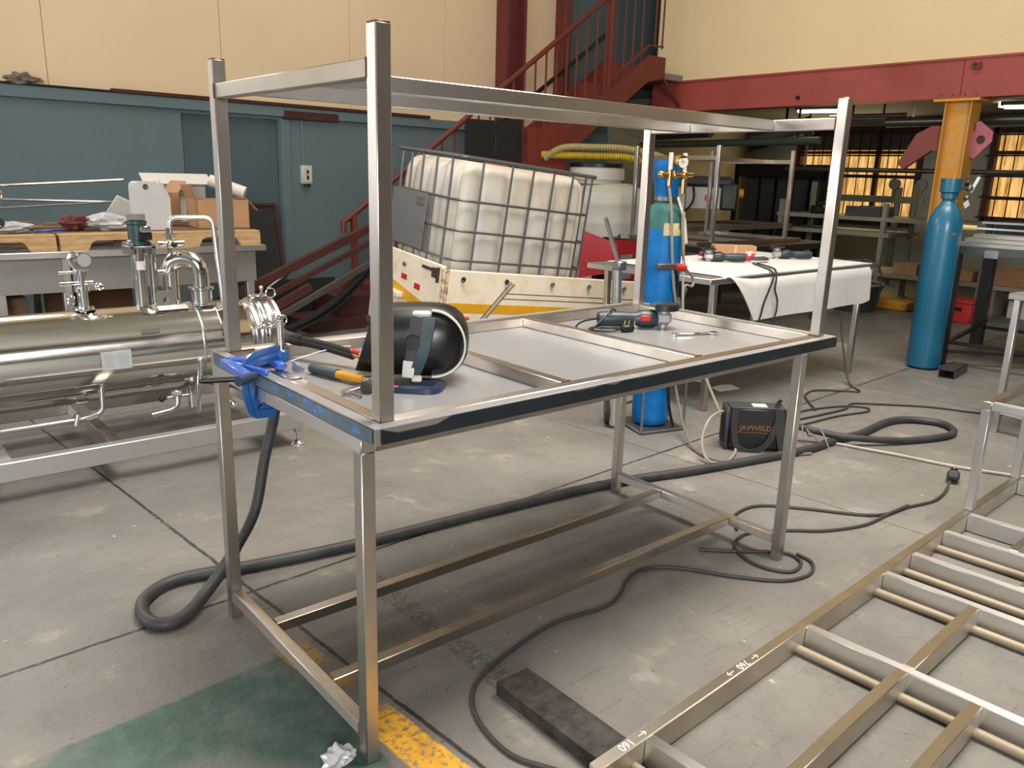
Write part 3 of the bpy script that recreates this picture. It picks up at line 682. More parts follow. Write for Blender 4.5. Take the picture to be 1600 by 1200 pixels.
tc_ = thing('welding_torch', 'black welding torch whose thick sleeved cable loops across the floor', 'torch', (.28, .70, .925))
obj('handle', MB().tube([(.245, .80, .945), (.285, .71, .938), (.325, .61, .925)], .016, n=10, sm=4), BLACK, tc_)
obj('collar', MB().cyl((.232, .835, .947), (.247, .80, .945), .019), BLACK, tc_)
obj('trigger', MB().bar((.318, .615, .940), (.33, .585, .937), .016, .014, .005), REDPL, tc_, label='red trigger')
obj('neck', MB().tube([(.325, .61, .925), (.355, .55, .915), (.37, .52, .90)], .008, n=8, sm=4), BRASS, tc_)
cab = [(.235, .83, .947), (.22, .875, .952), (.24, .93, .945), (.275, 1.0, .90), (.285, 1.06, .80), (.272, 1.10, .615), (.232, 1.11, .454), (.182, 1.10, .27), (.10, 1.11, .13), (-.02, 1.05, .045), (-.14, .955, .024), (-.215, .965, .022), (-.235, 1.06, .022),
       (-.19, 1.17, .022), (-.06, 1.23, .022), (.2, 1.17, .022), (.59, 1.10, .022), (1.21, 1.04, .022), (1.90, .955, .022), (2.43, .815, .022), (3.15, .66, .022), (3.47, .645, .022), (3.76, .62, .022), (4.13, .64, .022), (4.31, .58, .022), (4.40, .43, .022), (4.32, .31, .022), (4.15, .285, .022), (3.85, .39, .022), (3.60, .53, .044), (3.47, .66, .06), (3.36, .80, .09), (3.27, .87, .12)]
cv = obj('cable', MB().tube(cab, .021, n=14, sm=6, rfun=lambda t: .019 if t < .25 else (.0225 if t < .8 else .02)), RUBBERG, tc_, label='dusty black sleeved cable')

nc = thing('g_clamp', 'navy G-clamp with a pink dot lying under the helmet', 'clamp', (.30, .29, SH))
def flat_c(pts, w, h, m, nm, par):
    P = fillet(pts, .03, 5); mb = MB(); loops = []
    for i, p in enumerate(P):
        t = (Vector(P[min(i+1, len(P)-1)])-Vector(P[max(i-1, 0)])); t.z = 0; t.normalize(); nn = Vector((-t.y, t.x, 0))
        loops.append([Vector(p)+nn*(w/2)*a+Vector((0,0,h*c)) for a, c in ((1,0),(1,1),(-1,1),(-1,0))])
    loft(mb, loops); return obj(nm, mb, m, par)
fb = flat_c([(.21, .335, SH), (.265, .31, SH), (.355, .215, SH), (.425, .275, SH), (.37, .35, SH)], .026, .016, NAVY, 'frame', nc)
obj('paint_dot', MB().cyl((.278, .297, SH+.0155), (.278, .297, SH+.0168), .010, n=16), PINK, fb, label='pink paint dot')
sn = MB().cyl((.135, .335, SH+.012), (.30, .385, SH+.012), .0065, n=10)
for k in range(22): sn.cyl(Vector((.135, .335, SH+.012)).lerp(Vector((.30,.385,SH+.012)), .15+k*.035), Vector((.135, .335, SH+.012)).lerp(Vector((.30,.385,SH+.012)), .165+k*.035), .0078, n=10)
so = obj('screw', sn, CHROME, nc); tb = MB().cyl((.15, .355, SH+.012), (.165, .285, SH+.006), .0042, n=8); obj('tommy_bar', tb, ZINC, so)
obj('swivel_pad', MB().cyl((.30, .385, SH+.012), (.318, .392, SH+.012), .013), MILL, so)

# welding helmet on its side: axis runs along u (in the table plane), open mask end to the left, crown to the right
hel = thing('welding_helmet', 'glossy black welding helmet lying on its side behind the nearest upright leg', 'helmet', (.42, .41, SH))
u = Vector((.80, -.60, 0)).normalized(); vv = Vector((.60, .80, 0)); zv = Vector((0,0,1))
HM = Matrix((vv, zv, u)).transposed()      # local x: away from the viewer, y: up, z: along the helmet
hc = Vector((.42, .40, SH+.118))
prof = [(.092,-.145),(.097,-.12),(.102,-.06),(.104,0),(.104,.05),(.100,.085),(.090,.112),(.072,.133),(.045,.147),(.018,.152),(0.0005,.153)]
shl = MB(); nseg = 32; loops = []
for r, z in prof:
    lp = []
    for k in range(nseg):
        a = 2*PI*k/nseg; ca, sa = math.cos(a), math.sin(a)
        ex = (abs(ca)**.85)*(1 if ca > 0 else -1); ey = (abs(sa)**.85)*(1 if sa > 0 else -1)
        zz_ = z
        if z < -.1: zz_ = z-.035*(-sa)*1.0*((-z-.1)/.045)     # slanted open edge
        lp.append((ex*r*1.05, ey*r*1.03, zz_))
    loops.append(lp)
loft(shl, loops, HM, hc)
sh_o = obj('shell', shl, BLACKG, hel)
def hp(x, y, z): return hc + HM @ Vector((x, y, z))
front = -.112
obj('pivot_knob', MB().cyl(hp(front+.006, .012, -.005), hp(front-.014, .012, -.005), .023, .021, 20), BLACK, hel)
obj('adjuster_strap', MB().ob(hp(front, .012, -.004), (.006, .15, .036), HM @ Rot(.16, 0, 0), .004), DKGREY, hel)
bk_ = MB(); bk_.ob(hp(front-.002, -.066, -.018), (.005, .05, .034), HM @ Rot(.1, 0, 0), .004); bk_.ob(hp(front+.012, -.096, .004), (.012, .02, .03), HM, .004)
obj('bracket', bk_, WHITEP, hel, label='white headgear bracket')
obj('bracket', MB().ob(hp(front+.022, .089, .018), (.016, .016, .05), HM @ Rot(0,0,.5), .004), WHITEP, hel, label='white headgear bracket')
pad = [hp(front-.004, .082, .04), hp(front-.008, .03, .032), hp(front-.008, -.03, .018), hp(front+.006, -.082, -.002)]
pm = MB(); P = smooth_path(pad, 6); lp = []
for p in P: lp.append([p+HM @ Vector((dx, 0, dz)) for dx, dz in ((-.004,-.017),(-.004,.017),(.006,.019),(.006,-.019))])
loft(pm, lp); obj('sweat_pad', pm, HBLU, hel, label='slate blue sweat pad')
bd = []
for k in range(15):
    a = PI/2-PI*k/14
    bd.append(hp(-.085+.02*math.sin(a)**2, .092*math.sin(a), .045+.092*math.cos(a)))
bm2 = MB(); lp = []
for i, p in enumerate(smooth_path(bd, 3)):
    d = (p-hp(0, 0, .02)).normalized(); lp.append([p+d*.002+vv*(-.012), p+d*.008+vv*(-.012), p+d*.008+vv*.008, p+d*.002+vv*.008])
loft(bm2, lp); obj('headband', bm2, WHITEP, hel, label='white headband edge')
obj('buckle', MB().ob(hp(front+.03, -.104, -.008), (.014, .012, .018), HM, .003), BLACK, hel)

# grinder factory: body along +x from tail to head, lying on its gearbox with the guard up
def grinder(label, loc, rz, group, cordpts=None):
    g = thing('angle_grinder', label, 'grinder', loc, rz, group)
    obj('body', MB().lathe([(.0, 0), (.026, .002), (.03, .02), (.031, .10), (.027, .14), (.027, .16), (.034, .175), (.037, .19), (.037, .235), (.033, .245)], 18, along((1,0,0)), (0,0,.038)), GRINDB, g, True)
    obj('gearbox', MB().ob((.27, 0, .042), (.075, .062, .060), None, .016).cyl((.275, 0, .0), (.275, 0, .085), .020, .028, 18), mat('cast_aluminium', '#b4b4b2', .38, .6), g, True, label='bare cast gearbox')
    obj('wheel_guard', MB().lathe([(.02, .008), (.062, .008), (.066, .0), (.066, -.018), (.063, -.018), (.0635, .004), (.02, .005)], 24, None, (.272, 0, .094), a0=-2.4, a1=.9), DARKST, g, True)
    obj('disc', MB().cyl((.272, 0, .092), (.272, 0, .095), .056, n=28), MILL, g, True)
    obj('switch', MB().ob((.19, -.034, .045), (.042, .014, .024), None, .004), REDPL, g, True, label='red switch')
    if cordpts:
        obj('cord', MB().tube(cordpts, .004, n=6, sm=5), BLACK, g, True)
        pl_ = obj('plug', MB().ob((.10, -.085, .014), (.055, .03, .026), Rot(0, 0, .2), .006), BLACK, g, True)
        for k in range(3): obj('plug_pin', MB().cyl((.085+k*.02, -.09+(k % 2)*.008, .026), (.088+k*.02, -.092+(k % 2)*.008, .046), .0032, n=8), BRASS, pl_, True)
    return g
gp_ = [(0,0,.038), (-.06, -.01, .03), (-.10, -.05, .012), (-.05, -.085, .008), (.03, -.05, .07), (.06, 0, .078), (.09, .04, .05), (.05, .05, .01), (-.05, -.06, .006), (.02, -.11, .006), (.075, -.09, .012)]
gr1 = grinder('dark green angle grinder lying on the upturned table beside the spanner, plug on its cord', (1.475, .68, SH+.001), math.radians(-31), None, gp_)
sp = thing('spanner', 'chrome combination spanner lying on the white sheet', 'spanner', (1.70, .37, SH))
p0, p1 = Vector((1.615, .40, SH+.006)), Vector((1.785, .330, SH+.006)); dd = (p1-p0).normalized(); A = Matrix((dd, Vector((-dd.y, dd.x, 0)), Vector((0,0,1)))).transposed()
obj('shank', MB().bar(p0+dd*.012, p1-dd*.02, .014, .008, .003), CHROME, sp)
obj('ring_end', plate_with_hole([(.013*math.cos(k*PI/8), .013*math.sin(k*PI/8)) for k in range(16)], (0,0), .007, .010, A, p0-Vector((0,0,.005))), CHROME, sp)
oe = [(-.022,-.006),(-.012,-.017),(.006,-.018),(.016,-.012),(.012,-.007),(-.002,-.008),(-.004,0),(-.002,.008),(.012,.007),(.016,.012),(.006,.018),(-.012,.017),(-.022,.006)]
obj('open_end', MB().prism(oe, .009, A, p1-Vector((0,0,.004))), CHROME, sp)
solo('filler_rod', MB().tube([(.15, .68, SH+.03), (.25, .69, SH+.045), (.335, .70, SH+.05), (.36, .69, SH+.05)], .0016, n=6, sm=3), WHITEP, 'thin pale filler wire crossing above the hammer', 'wire')

# ------------------------------------------------------------------ low welded frame, right front
lf = thing('welded_frame', 'low ladder-shaped stainless frame on the floor with an upright end', 'frame', (1.7, -.6, 0))
th = math.radians(2.35); FM = Rot(0, 0, th); FC = Vector((.385, -.41, 0))
def F(mb): mb.v = [FM @ p + FC for p in mb.v]; return mb
def fo(nm, mb, m=None, label=None): return obj(nm, F(mb), m or STEEL, lf, label=label)
rail = fo('side_rail', MB().box(0, 3.16, -.036, 0, 0.002, .08, b=.003), mat('warm_dull_stainless', (.60,.55,.47), .42, 1., .15, 8.))
fo('side_rail', MB().box(0, 3.16, -1.52, -1.484, 0.002, .08, b=.003))
rx = [.21, 1.04, 1.62, 1.87, 2.195, 2.475]
for x in rx:
    fo('rung', MB().box(x-.036, x, -1.484, -.036, .002, .08, b=.003), STEEL2)
fo('end_bar', MB().box(.0, .036, -1.484, -.036, .002, .08, b=.003))
fo('end_bar', MB().box(3.124, 3.16, -1.484, -.036, .002, .08, b=.003), STEEL2)
for x in rx[:-1]: fo('foot_tube', MB().cyl((x-.075, -1.484, .018), (x-.075, -.036, .018), .015, n=12), mat('beige_tube', '#8f8470', .6, .3))
for a, c, y in ((0, 1, -.325), (1, 2, -.33), (0, 1, -.53), (2, 3, -.62), (3, 4, -.40), (4, 5, -.27), (1, 2, -.75), (2, 3, -1.0), (4, 5, -.7)):
    fo('short_rail', MB().box(rx[a], rx[c]-.036, y-.036, y, .008, .08, b=.003), mat('warm_dull_stainless', (.60,.55,.47), .42, 1.))
zt = .585
for x, y in ((2.49, -.036), (3.124, -.036), (2.49, -.60), (3.124, -.60)):
    fo('upright', MB().box(x, x+.036, y, y+.036, .08 if y > -.1 else .08, zt-.036, b=.003), STEEL2)
for y in (-.036, -.60): fo('top_rail', MB().box(2.49, 3.16, y, y+.036, zt-.036, zt, b=.003))
for x in (2.49, 3.124): fo('top_rail', MB().box(x, x+.036, -.564, -.036, zt-.036, zt-.0005, b=.003), STEEL2)
# chalk on the side rail, read from the other side
for txt, xx in (('160→', .12), ('←760→', .66)):
    t = txt.replace('→', '').replace('←', '')
    M = FM @ Rot(0, 0, PI)
    c = FM @ Vector((xx, -.018, .0808)) + FC
    letters('chalk_figures', t, .034, .0002, CHALK, rail, M, c)
    ar = MB()
    for sgn in ((1,-1) if '←' in txt else (-1,)):
        x0 = xx-sgn*.05; ar.bar((x0, -.018, .0805), (x0-sgn*.03, -.018, .0805), .002, .0005); ar.bar((x0-sgn*.03, -.018, .0805), (x0-sgn*.018, -.010, .0805), .002, .0005); ar.bar((x0-sgn*.03, -.018, .0805), (x0-sgn*.018, -.026, .0805), .002, .0005)
    obj('chalk_arrow', F(ar), CHALK, rail)

# ------------------------------------------------------------------ small steel stand at the right edge
st = thing('steel_stand', 'tall narrow stainless stand beyond the upright end of the ladder frame', 'stand', (5.0, .1, 0))
Sx, Sy = 4.56, .15
M_ = Rot(0, 0, math.radians(-6)); SCc = Vector((Sx, Sy, 0))
def S_(mb): mb.v = [M_ @ p + SCc for p in mb.v]; return mb
for x, y in ((0, 0), (.9, 0), (0, -.75), (.9, -.75)): obj('leg', S_(MB().box(x, x+.038, y, y+.038, 0, .835, b=.003)), STEEL2, st)
for x in (0, .9): obj('end_rail', S_(MB().box(x, x+.036, -.712, 0, .12, .157, b=.003)), STEEL, st)
obj('long_rail', S_(MB().box(.036, .9, -.4, -.364, .12, .157, b=.003)), STEEL, st)
obj('top', S_(MB().box(-.03, .97, -.78, .06, .835, .872, b=.003)), DULL, st)

# ------------------------------------------------------------------ channel, offcut, bag, paper
ch = MB(); ch.v = []
cA, cB = Vector((.50, .015, 0)), Vector((.50, -.62, 0))
ch.bar((.500, .02, .0265), (.500, -.385, .0265), .120, .045, .002)
solo('steel_box_section', ch, mat('scaled_dark_steel', '#4d4a46', .5, .5, .5, 22., col2='#2c2a28'), 'length of black mill-scaled steel channel on the floor beside the ladder frame', 'channel')
of = MB(); of.box(-.20, .20, -.06, -.055, 0, .07); of.box(-.20, .20, .055, .06, 0, .07); of.box(-.20, .20, -.06, .06, .065, .07); of.box(-.2, .2, -.06, .06, 0, .005)
Mo = Rot(0, 0, math.radians(8)); of.v = [Mo @ p+Vector((6.02, 1.0, 0)) for p in of.v]
solo('steel_offcut', of, MILL, 'short grey box-section offcut on the floor in front of the teal gas cylinder', 'offcut')
bg = MB().ball((-.055, .052, .022), .036, (1.1, .8, .8), n=36, lump=.55, seed=4)
solo('plastic_bag', bg, BAGP, 'crumpled clear plastic bag on the green floor by the nearest table leg', 'bag')
solo('paper_sheet', MB().sheet([[(3.93, 1.76, .002), (4.03, 1.74, .004), (4.13, 1.73, .002)], [(3.97, 1.87, .003), (4.07, 1.86, .012), (4.17, 1.84, .004)]], .001), PAPER, 'torn white paper scrap on the floor behind the welding machine', 'paper')

# ------------------------------------------------------------------ welding machine
wm = thing('welding_machine', 'black portable welding machine with carrying strap behind the right table leg', 'welder', (3.05, .92, 0))
wa = math.radians(-43.7); WM = Rot(0, 0, wa); WC = Vector((3.037, .90, 0))
def W_(mb): mb.v = [WM @ p + WC for p in mb.v]; return mb
obj('case', W_(MB().box(-.15, .16, -.07, .07, .012, .245, b=.008)), BLACK, wm)
fp = obj('front_panel', W_(MB().box(-.172, -.15, -.072, .072, .008, .25, b=.008)), DKGREY, wm)
lv = MB()
for k in range(11): lv.box(-.178, -.171, -.055, .055, .04+k*.014, .046+k*.014)
obj('louvre', W_(lv), BLACK, fp)
ft = MB()
for x in (-.12, .13):
    for y in (-.05, .05): ft.cyl((x, y, 0), (x, y, .014), .012, n=10)
obj('feet', W_(ft), RUBBER, wm)
obj('top_plate', W_(MB().box(-.15, .16, -.066, .066, .245, .252, b=.003)), DKGREY, wm)
obj('sticker', W_(MB().box(-.02, .06, -.04, .03, .2521, .2528)), mat('paper_label', '#cfc8b6', .7), wm, label='pale paper label on the lid')
letters('maker_lettering', 'JAVWELD', .041, .0006, ORTEXT, wm, WM @ Rot(PI/2, 0, 0), WM @ Vector((-.005, -.0712, .135)) + WC)
obj('lettering_underline', W_(MB().box(-.10, .085, -.0712, -.0705, .108, .110)), ORTEXT, wm)
def strap(pts, w):
    P = smooth_path(pts, 6); mb = MB(); rows = []
    for p in P: rows.append([p+WM @ Vector((-w/2, 0, 0)), p+WM @ Vector((w/2, 0, 0))])
    mb.sheet(rows, .003); return mb
def wl(x, y, z): return WM @ Vector((x, y, z)) + WC
def ribbon(pts, w, m, nm, par):
    P = smooth_path(pts, 6); mb = MB(); lp = []
    for i, p in enumerate(P):
        t = (P[min(i+1, len(P)-1)]-P[max(i-1, 0)]).normalized(); n_ = WM @ Vector((0, -1, 0)); b_ = t.cross(n_)
        if b_.length < .2: b_ = WM @ Vector((1, 0, 0))
        b_.normalize(); lp.append([p+b_*w/2, p-b_*w/2, p-b_*w/2+n_*.003, p+b_*w/2+n_*.003])
    loft(mb, lp); return obj(nm, mb, m, par)
ribbon([wl(-.125, -.073, .252), wl(-.125, -.080, .13), wl(-.10, -.09, .03), wl(-.02, -.10, .008), wl(.06, -.09, .05), wl(.105, -.08, .16), wl(.125, -.075, .25)], .034, RUBBER, 'carry_strap', wm)
ribbon([wl(.115, -.078, .25), wl(.13, -.085, .12), wl(.155, -.095, .01)], .05, RUBBER, 'strap_tail', wm)
ribbon([wl(.10, -.05, .255), wl(.13, .0, .275), wl(.15, .05, .257)], .03, RUBBER, 'strap_loop', wm)

# ------------------------------------------------------------------ loose cables on the floor
def cable(nm, pts, r, m, label, cat='cable', sm=6):
    return solo(nm, MB().tube(pts, r, n=7, sm=sm), m, label, cat)
pts = [(3.33,-.07,.03),(3.2,-.10,.012),(3.05,-.11,.008),(2.87,-.07,.008),(2.72,-.05,.008),(2.60,.02,.008),(2.45,.22,.008),(2.30,.37,.008),(2.12,.37,.008),(1.99,.27,.008)]
pc = thing('power_cord', 'black power cord with a socket end trailing behind the right table leg', 'cord', (2.6,.1,0))
obj('cord', MB().tube(pts, .007, n=7, sm=6), CORD, pc)
pb = MB().ob((3.42, -.05, .035), (.085, .06, .05), Rot(0, .5, .35), .012); obj('socket_body', pb, DKGREY, pc)
obj('socket_face', MB().cyl((3.43, -.045, .06), (3.435, -.044, .064), .018, n=14), BLACK, pc)
cable('extension_cord', [(2.87,-.07,.018),(2.69,-.055,.012),(2.50,-.045,.008),(2.30,.03,.008),(2.17,.13,.008),(2.0,.22,.008),(1.86,.19,.008),(1.79,.10,.008),(1.775,.0,.008),(1.83,-.09,.008),(1.93,-.075,.008),(1.965,-.01,.008),(1.93,.05,.008),(1.8,.155,.008),(1.70,.25,.008)], .007, CORD, 'black cord looped round the foot of the right table leg', 'cord')
cable('extension_cord', [(1.99,-.02,.008),(1.97,-.10,.008),(1.87,-.145,.008),(1.74,-.11,.008),(1.62,.02,.008),(1.49,.21,.008),(1.37,.275,.008),(1.26,.25,.008),(1.15,.19,.008),(1.04,.17,.008),(.85,.2,.008),(.65,.17,.008),(.48,.12,.008),(.385,.06,.008),(.325,-.05,.008),(.31,-.20,.008),(.36,-.31,.008),(.42,-.42,.008)], .007, CORD, 'long thin dark cord winding across the floor under the table to the front', 'cord')
cable('gas_hose', [(2.97,1.05,.17),(2.86,1.0,.22),(2.72,.98,.20),(2.63,.95,.10),(2.60,.88,.02),(2.66,.82,.01),(2.78,.85,.01),(2.92,.93,.02),(2.98,1.06,.12),(3.02,1.25,.35),(2.98,1.40,.62),(2.95,1.44,.80)], .0085, HOSEB, 'beige gas hose looping from the blue cylinder to the welding machine', 'hose')
cable('gas_hose', [(2.93,1.40,.30),(2.84,1.25,.10),(2.72,1.08,.02),(2.66,.92,.01),(2.70,.80,.01),(2.86,.76,.01),(3.02,.70,.01),(3.2,.62,.01)], .008, mat('grey_brown_hose','#6b6257',.6), 'grey brown hose lying on the floor in front of the welding machine', 'hose')
cable('extension_cord', [(4.95,1.47,.55),(4.97,1.42,.28),(4.93,1.32,.03),(4.80,1.16,.008),(4.72,1.22,.008),(4.55,1.36,.008),(4.36,1.34,.008),(4.2,1.22,.008),(4.05,1.08,.008)], .007, CORD, 'black cord hanging from the felt-covered table down to the floor', 'cord')
cable('extension_cord', [(3.75,1.03,.008),(4.0,1.0,.008),(4.25,.98,.008),(4.42,1.02,.008),(4.55,.92,.008),(4.80,.66,.008),(4.93,.40,.008),(5.11,.18,.008),(5.3,-.1,.008)], .007, CORD, 'black cord running right across the floor toward the steel stand', 'cord')
cable('extension_cord', [(3.65,1.02,.01),(3.9,1.12,.008),(4.15,1.08,.008),(4.34,1.0,.008),(4.40,.90,.008),(4.30,.86,.008),(4.05,.92,.008),(3.7,.95,.008),(3.45,.98,.008)], .0065, CORD, 'black cord folded in a narrow bend behind the welding machine', 'cord')
cable('gas_hose', [(3.46,.70,.01),(3.50,.58,.01),(3.54,.45,.01),(3.59,.30,.01),(3.66,.02,.01),(3.8,-.28,.01),(3.9,-.5,.01)], .009, HOSEG, 'pale grey hose crossing the floor to the upright end of the ladder frame', 'hose')
cl_ = [(3.33,.74,.03),(3.36,.78,.10),(3.40,.72,.05),(3.37,.66,.02),(3.34,.74,.09),(3.42,.76,.03),(3.38,.68,.10),(3.35,.60,.02)]
cable('earth_lead', cl_, .004, mat('grey_lead','#77736b',.5), 'tangled thin grey lead beside the welding machine', 'cable')

# ------------------------------------------------------------------ polished heat exchanger on its skid
hx_t = thing('heat_exchanger', 'horizontal polished stainless vessel with pipework on a low skid', 'tank', (-.2, 2.9, 0))
TY, TZ, TR = 2.92, .545, .207
obj('shell', MB().lathe([(.0,-2.2),(TR,-2.15),(TR,.70),(TR+.003,.705),(TR+.003,.715),(TR,.72),(TR,.86),(TR-.012,.885),(TR-.03,.90)], 64, along((1,0,0)), (0,TY,TZ)), POLISH, hx_t)
sw = obj('weld_seam', MB().lathe([(TR,.60),(TR+.0025,.604),(TR+.0025,.612),(TR,.616)], 64, along((1,0,0)), (0,TY,TZ)), STEEL2, hx_t)
fl_ = MB()
for x, r, w_ in ((.915, .198, .02), (.95, .21, .018), (1.0, .205, .03), (1.045, .212, .02)): fl_.lathe([(r-.03, x-w_/2-.004), (r, x-w_/2), (r, x+w_/2), (r-.03, x+w_/2+.004)], 48, along((1,0,0)), (0,TY,TZ))
fl_.lathe([(.0, 1.062), (.17, 1.06), (.185, 1.04), (.185, .9)], 48, along((1,0,0)), (0,TY,TZ))
obj('end_clamp', fl_, STEEL2, hx_t)
for (dy, dz) in ((-.06, .215), (-.20, .08)):
    c = Vector((.97, TY+dy, TZ+dz)); mb = MB().ob(c, (.10, .035, .035), Rot(.4,0,0), .006); mb.cyl(c+Vector((.02,0,-.02)), c+Vector((.02,-.01,.05)), .009, n=10); mb.ball(c+Vector((.02,-.01,.055)), .014, n=8)
    mb.tube([c+Vector((.05+.028+.028*math.cos(a), -.0, .02+.028*math.sin(a))) for a in [k*PI/6 for k in range(12)]], .0045, n=6, closed=True)
    obj('clamp_bolt', mb, CHROME, hx_t)
obj('clamp_band', MB().tube([(.955, TY-.214*math.cos(a), TZ+.214*math.sin(a)) for a in [(-.9+k*.1) for k in range(20)]], .009, n=6), CHROME, hx_t)
# nameplate
npl = MB().box(.085, .225, TY-.245, TY-.241, .485, .577, b=.001)
npo = obj('name_plate', npl, mat('pale_plate', '#b4babd', .45, .2, .05), hx_t)
obj('plate_bracket', MB().box(.09, .22, TY-.243, TY-.19, .570, .577).box(.087, .092, TY-.243, TY-.18, .495, .575), STEEL2, npo)
tx = MB()
for k in range(8):
    for x0, x1 in ((.10, .147), (.162, .212)): tx.box(x0, x1-(.012 if k % 3 == 1 else 0), TY-.2455, TY-.2449, .498+k*.0085, .4995+k*.0085)
obj('plate_print', tx, GREYP, npo)
obj('tape_strip', MB().box(.29, .38, TY-.2085, TY-.2035, .652, .668), mat('grey_tape', '#6f6a66', .6), hx_t)
# valve stack with gauge at left
vx = .085; vt = TZ+TR
vs_ = MB(); vs_.cyl((vx, TY, vt-.02), (vx, TY, vt+.10), .026, n=18); vs_.cyl((vx, TY, vt+.005), (vx, TY, vt+.015), .05, n=20); vs_.cyl((vx, TY, vt+.095), (vx, TY, vt+.115), .038, n=20); vs_.cyl((vx, TY, vt+.115), (vx, TY, vt+.19), .022, n=16)
vs_.cyl((vx, TY, vt+.185), (vx, TY, vt+.20), .036, n=20)
obj('valve_body', vs_, CHROME, hx_t)
mb = MB().cyl((vx-.10, TY-.01, vt+.14), (vx+.05, TY-.01, vt+.14), .010, n=10); mb.cyl((vx-.10, TY-.01, vt+.195), (vx+.02, TY-.01, vt+.195), .007, n=10); mb.ball((vx+.075, TY-.03, vt+.12), .02, (1.4,1,1), n=10); mb.ob((vx-.06, TY-.02, vt+.06), (.035,.03,.05), None, .008)
obj('valve_fitting', mb, CHROME, hx_t)
obj('gauge_pipe', MB().tube([(vx-.02, TY, vt+.20), (vx-.045, TY, vt+.25), (vx-.03, TY, vt+.29), (vx+.0, TY, vt+.27)], .008, n=8, sm=5), CHROME, hx_t)
ga = obj('pressure_gauge', MB().cyl((vx+.012, TY-.01, vt+.255), (vx+.012, TY-.05, vt+.255), .036, n=24), CHROME, hx_t)
obj('gauge_face', MB().cyl((vx+.012, TY-.0505, vt+.255), (vx+.012, TY-.0515, vt+.255), .032, n=24), mat('grey_gauge_face','#9a9c98',.4), ga)
# sight column with green actuator
px = .37
obj('sight_column', MB().cyl((px, TY+.02, vt-.03), (px, TY+.02, vt+.30), .034, n=20).cyl((px+.075, TY+.05, vt+.0), (px+.075, TY+.05, vt+.28), .02, n=14), POLISH, hx_t)
obj('column_tape', MB().lathe([(.0345, .19), (.0345, .235)], 10, None, (px, TY+.02, vt), a0=-2.2, a1=-1.0), WHITEP, hx_t)
obj('side_valve', MB().cyl((px+.09, TY+.02, vt+.17), (px+.13, TY+.02, vt+.17), .014, n=10).ball((px+.14, TY+.0, vt+.17), .018, n=10), CHROME, hx_t)
fl2 = MB().box(px-.06, px+.075, TY-.05, TY+.09, vt+.30, vt+.315, b=.004); fl2.box(px-.055, px-.035, TY-.05, TY+.09, vt+.27, vt+.33, b=.003); fl2.box(px+.05, px+.07, TY-.05, TY+.09, vt+.27, vt+.33, b=.003)
obj('yoke', fl2, ZINC, hx_t)
ac = obj('actuator', MB().lathe([(.0,.315),(.058,.318),(.058,.335),(.045,.345),(.045,.42),(.05,.425),(.05,.44),(.0,.445)], 20, None, (px+.005, TY+.02, vt)), GREENM, hx_t, label='dark green actuator')
obj('actuator_cap', MB().cyl((px+.005, TY+.02, vt+.445), (px+.005, TY+.02, vt+.475), .044, n=20), mat('grey_cap','#7b7570',.6), ac)
obj('actuator_clip', MB().box(px+.005, px+.055, TY-.05, TY-.02, vt+.385, vt+.415, b=.003), CHROME, ac)
obj('actuator_box', MB().box(px+.0, px+.06, TY-.045, TY-.02, vt+.345, vt+.385, b=.003), BLACK, ac)
# lifting lug
obj('lifting_lug', plate_with_hole([(-.05,-.03),(.06,-.03),(.05,.06),(.03,.085),(-.03,.085),(-.045,.06)], (.005,.035), .016, .008, Matrix(((1,0,0),(0,0,1),(0,1,0))), (.465, TY-.055, vt-.005)), DULL, hx_t)
obj('lug_pad', MB().bar((.42, TY-.075, vt-.008), (.57, TY-.075, vt-.008), .05, .004, 0, up=(0,-.35,1)), STEEL2, hx_t)
# big U-bend pipe
ub = fillet([(.535, TY+.06, vt-.05), (.535, TY+.06, vt+.235), (.665, TY-.035, vt+.235), (.665, TY-.035, vt+.02)], .13, 10)
obj('bend_pipe', MB().tube(ub, .046, n=20), POLISH, hx_t)
cl3 = MB().lathe([(.05,.0),(.068,.004),(.068,.016),(.05,.02)], 28, None, (.665, TY-.035, vt+.07)); cl3.cyl((.665,TY-.035,vt+.0),(.665,TY-.035,vt+.07),.056,n=24); cl3.lathe([(.052,.0),(.075,.003),(.075,.01),(.052,.014)], 28, None, (.665, TY-.035, vt-.012))
obj('pipe_clamp', cl3, CHROME, hx_t)
# thin vent pipe with its cock
obj('cock', MB().cyl((.535, TY+.03, vt+.27), (.535, TY+.03, vt+.40), .014, n=10).cyl((.475, TY+.03, vt+.318), (.61, TY+.03, vt+.318), .016, n=10).ball((.53, TY-.0, vt+.315), .022, n=10).cyl((.515,TY+.03,vt+.365),(.575,TY+.03,vt+.365),.012,n=8), CHROME, hx_t)
obj('cock_knob', MB().ball((.545, TY-.018, vt+.315), .016, n=10), BLACK, hx_t)
obj('vent_pipe', MB().tube(fillet([(.545, TY+.03, vt+.37), (.545, TY+.03, vt+.455), (.745, TY-.05, vt+.455), (.765, TY-.10, vt-.15), (.765, TY-.10, .30)], .05, 6), .0135, n=12), STEEL2, hx_t)
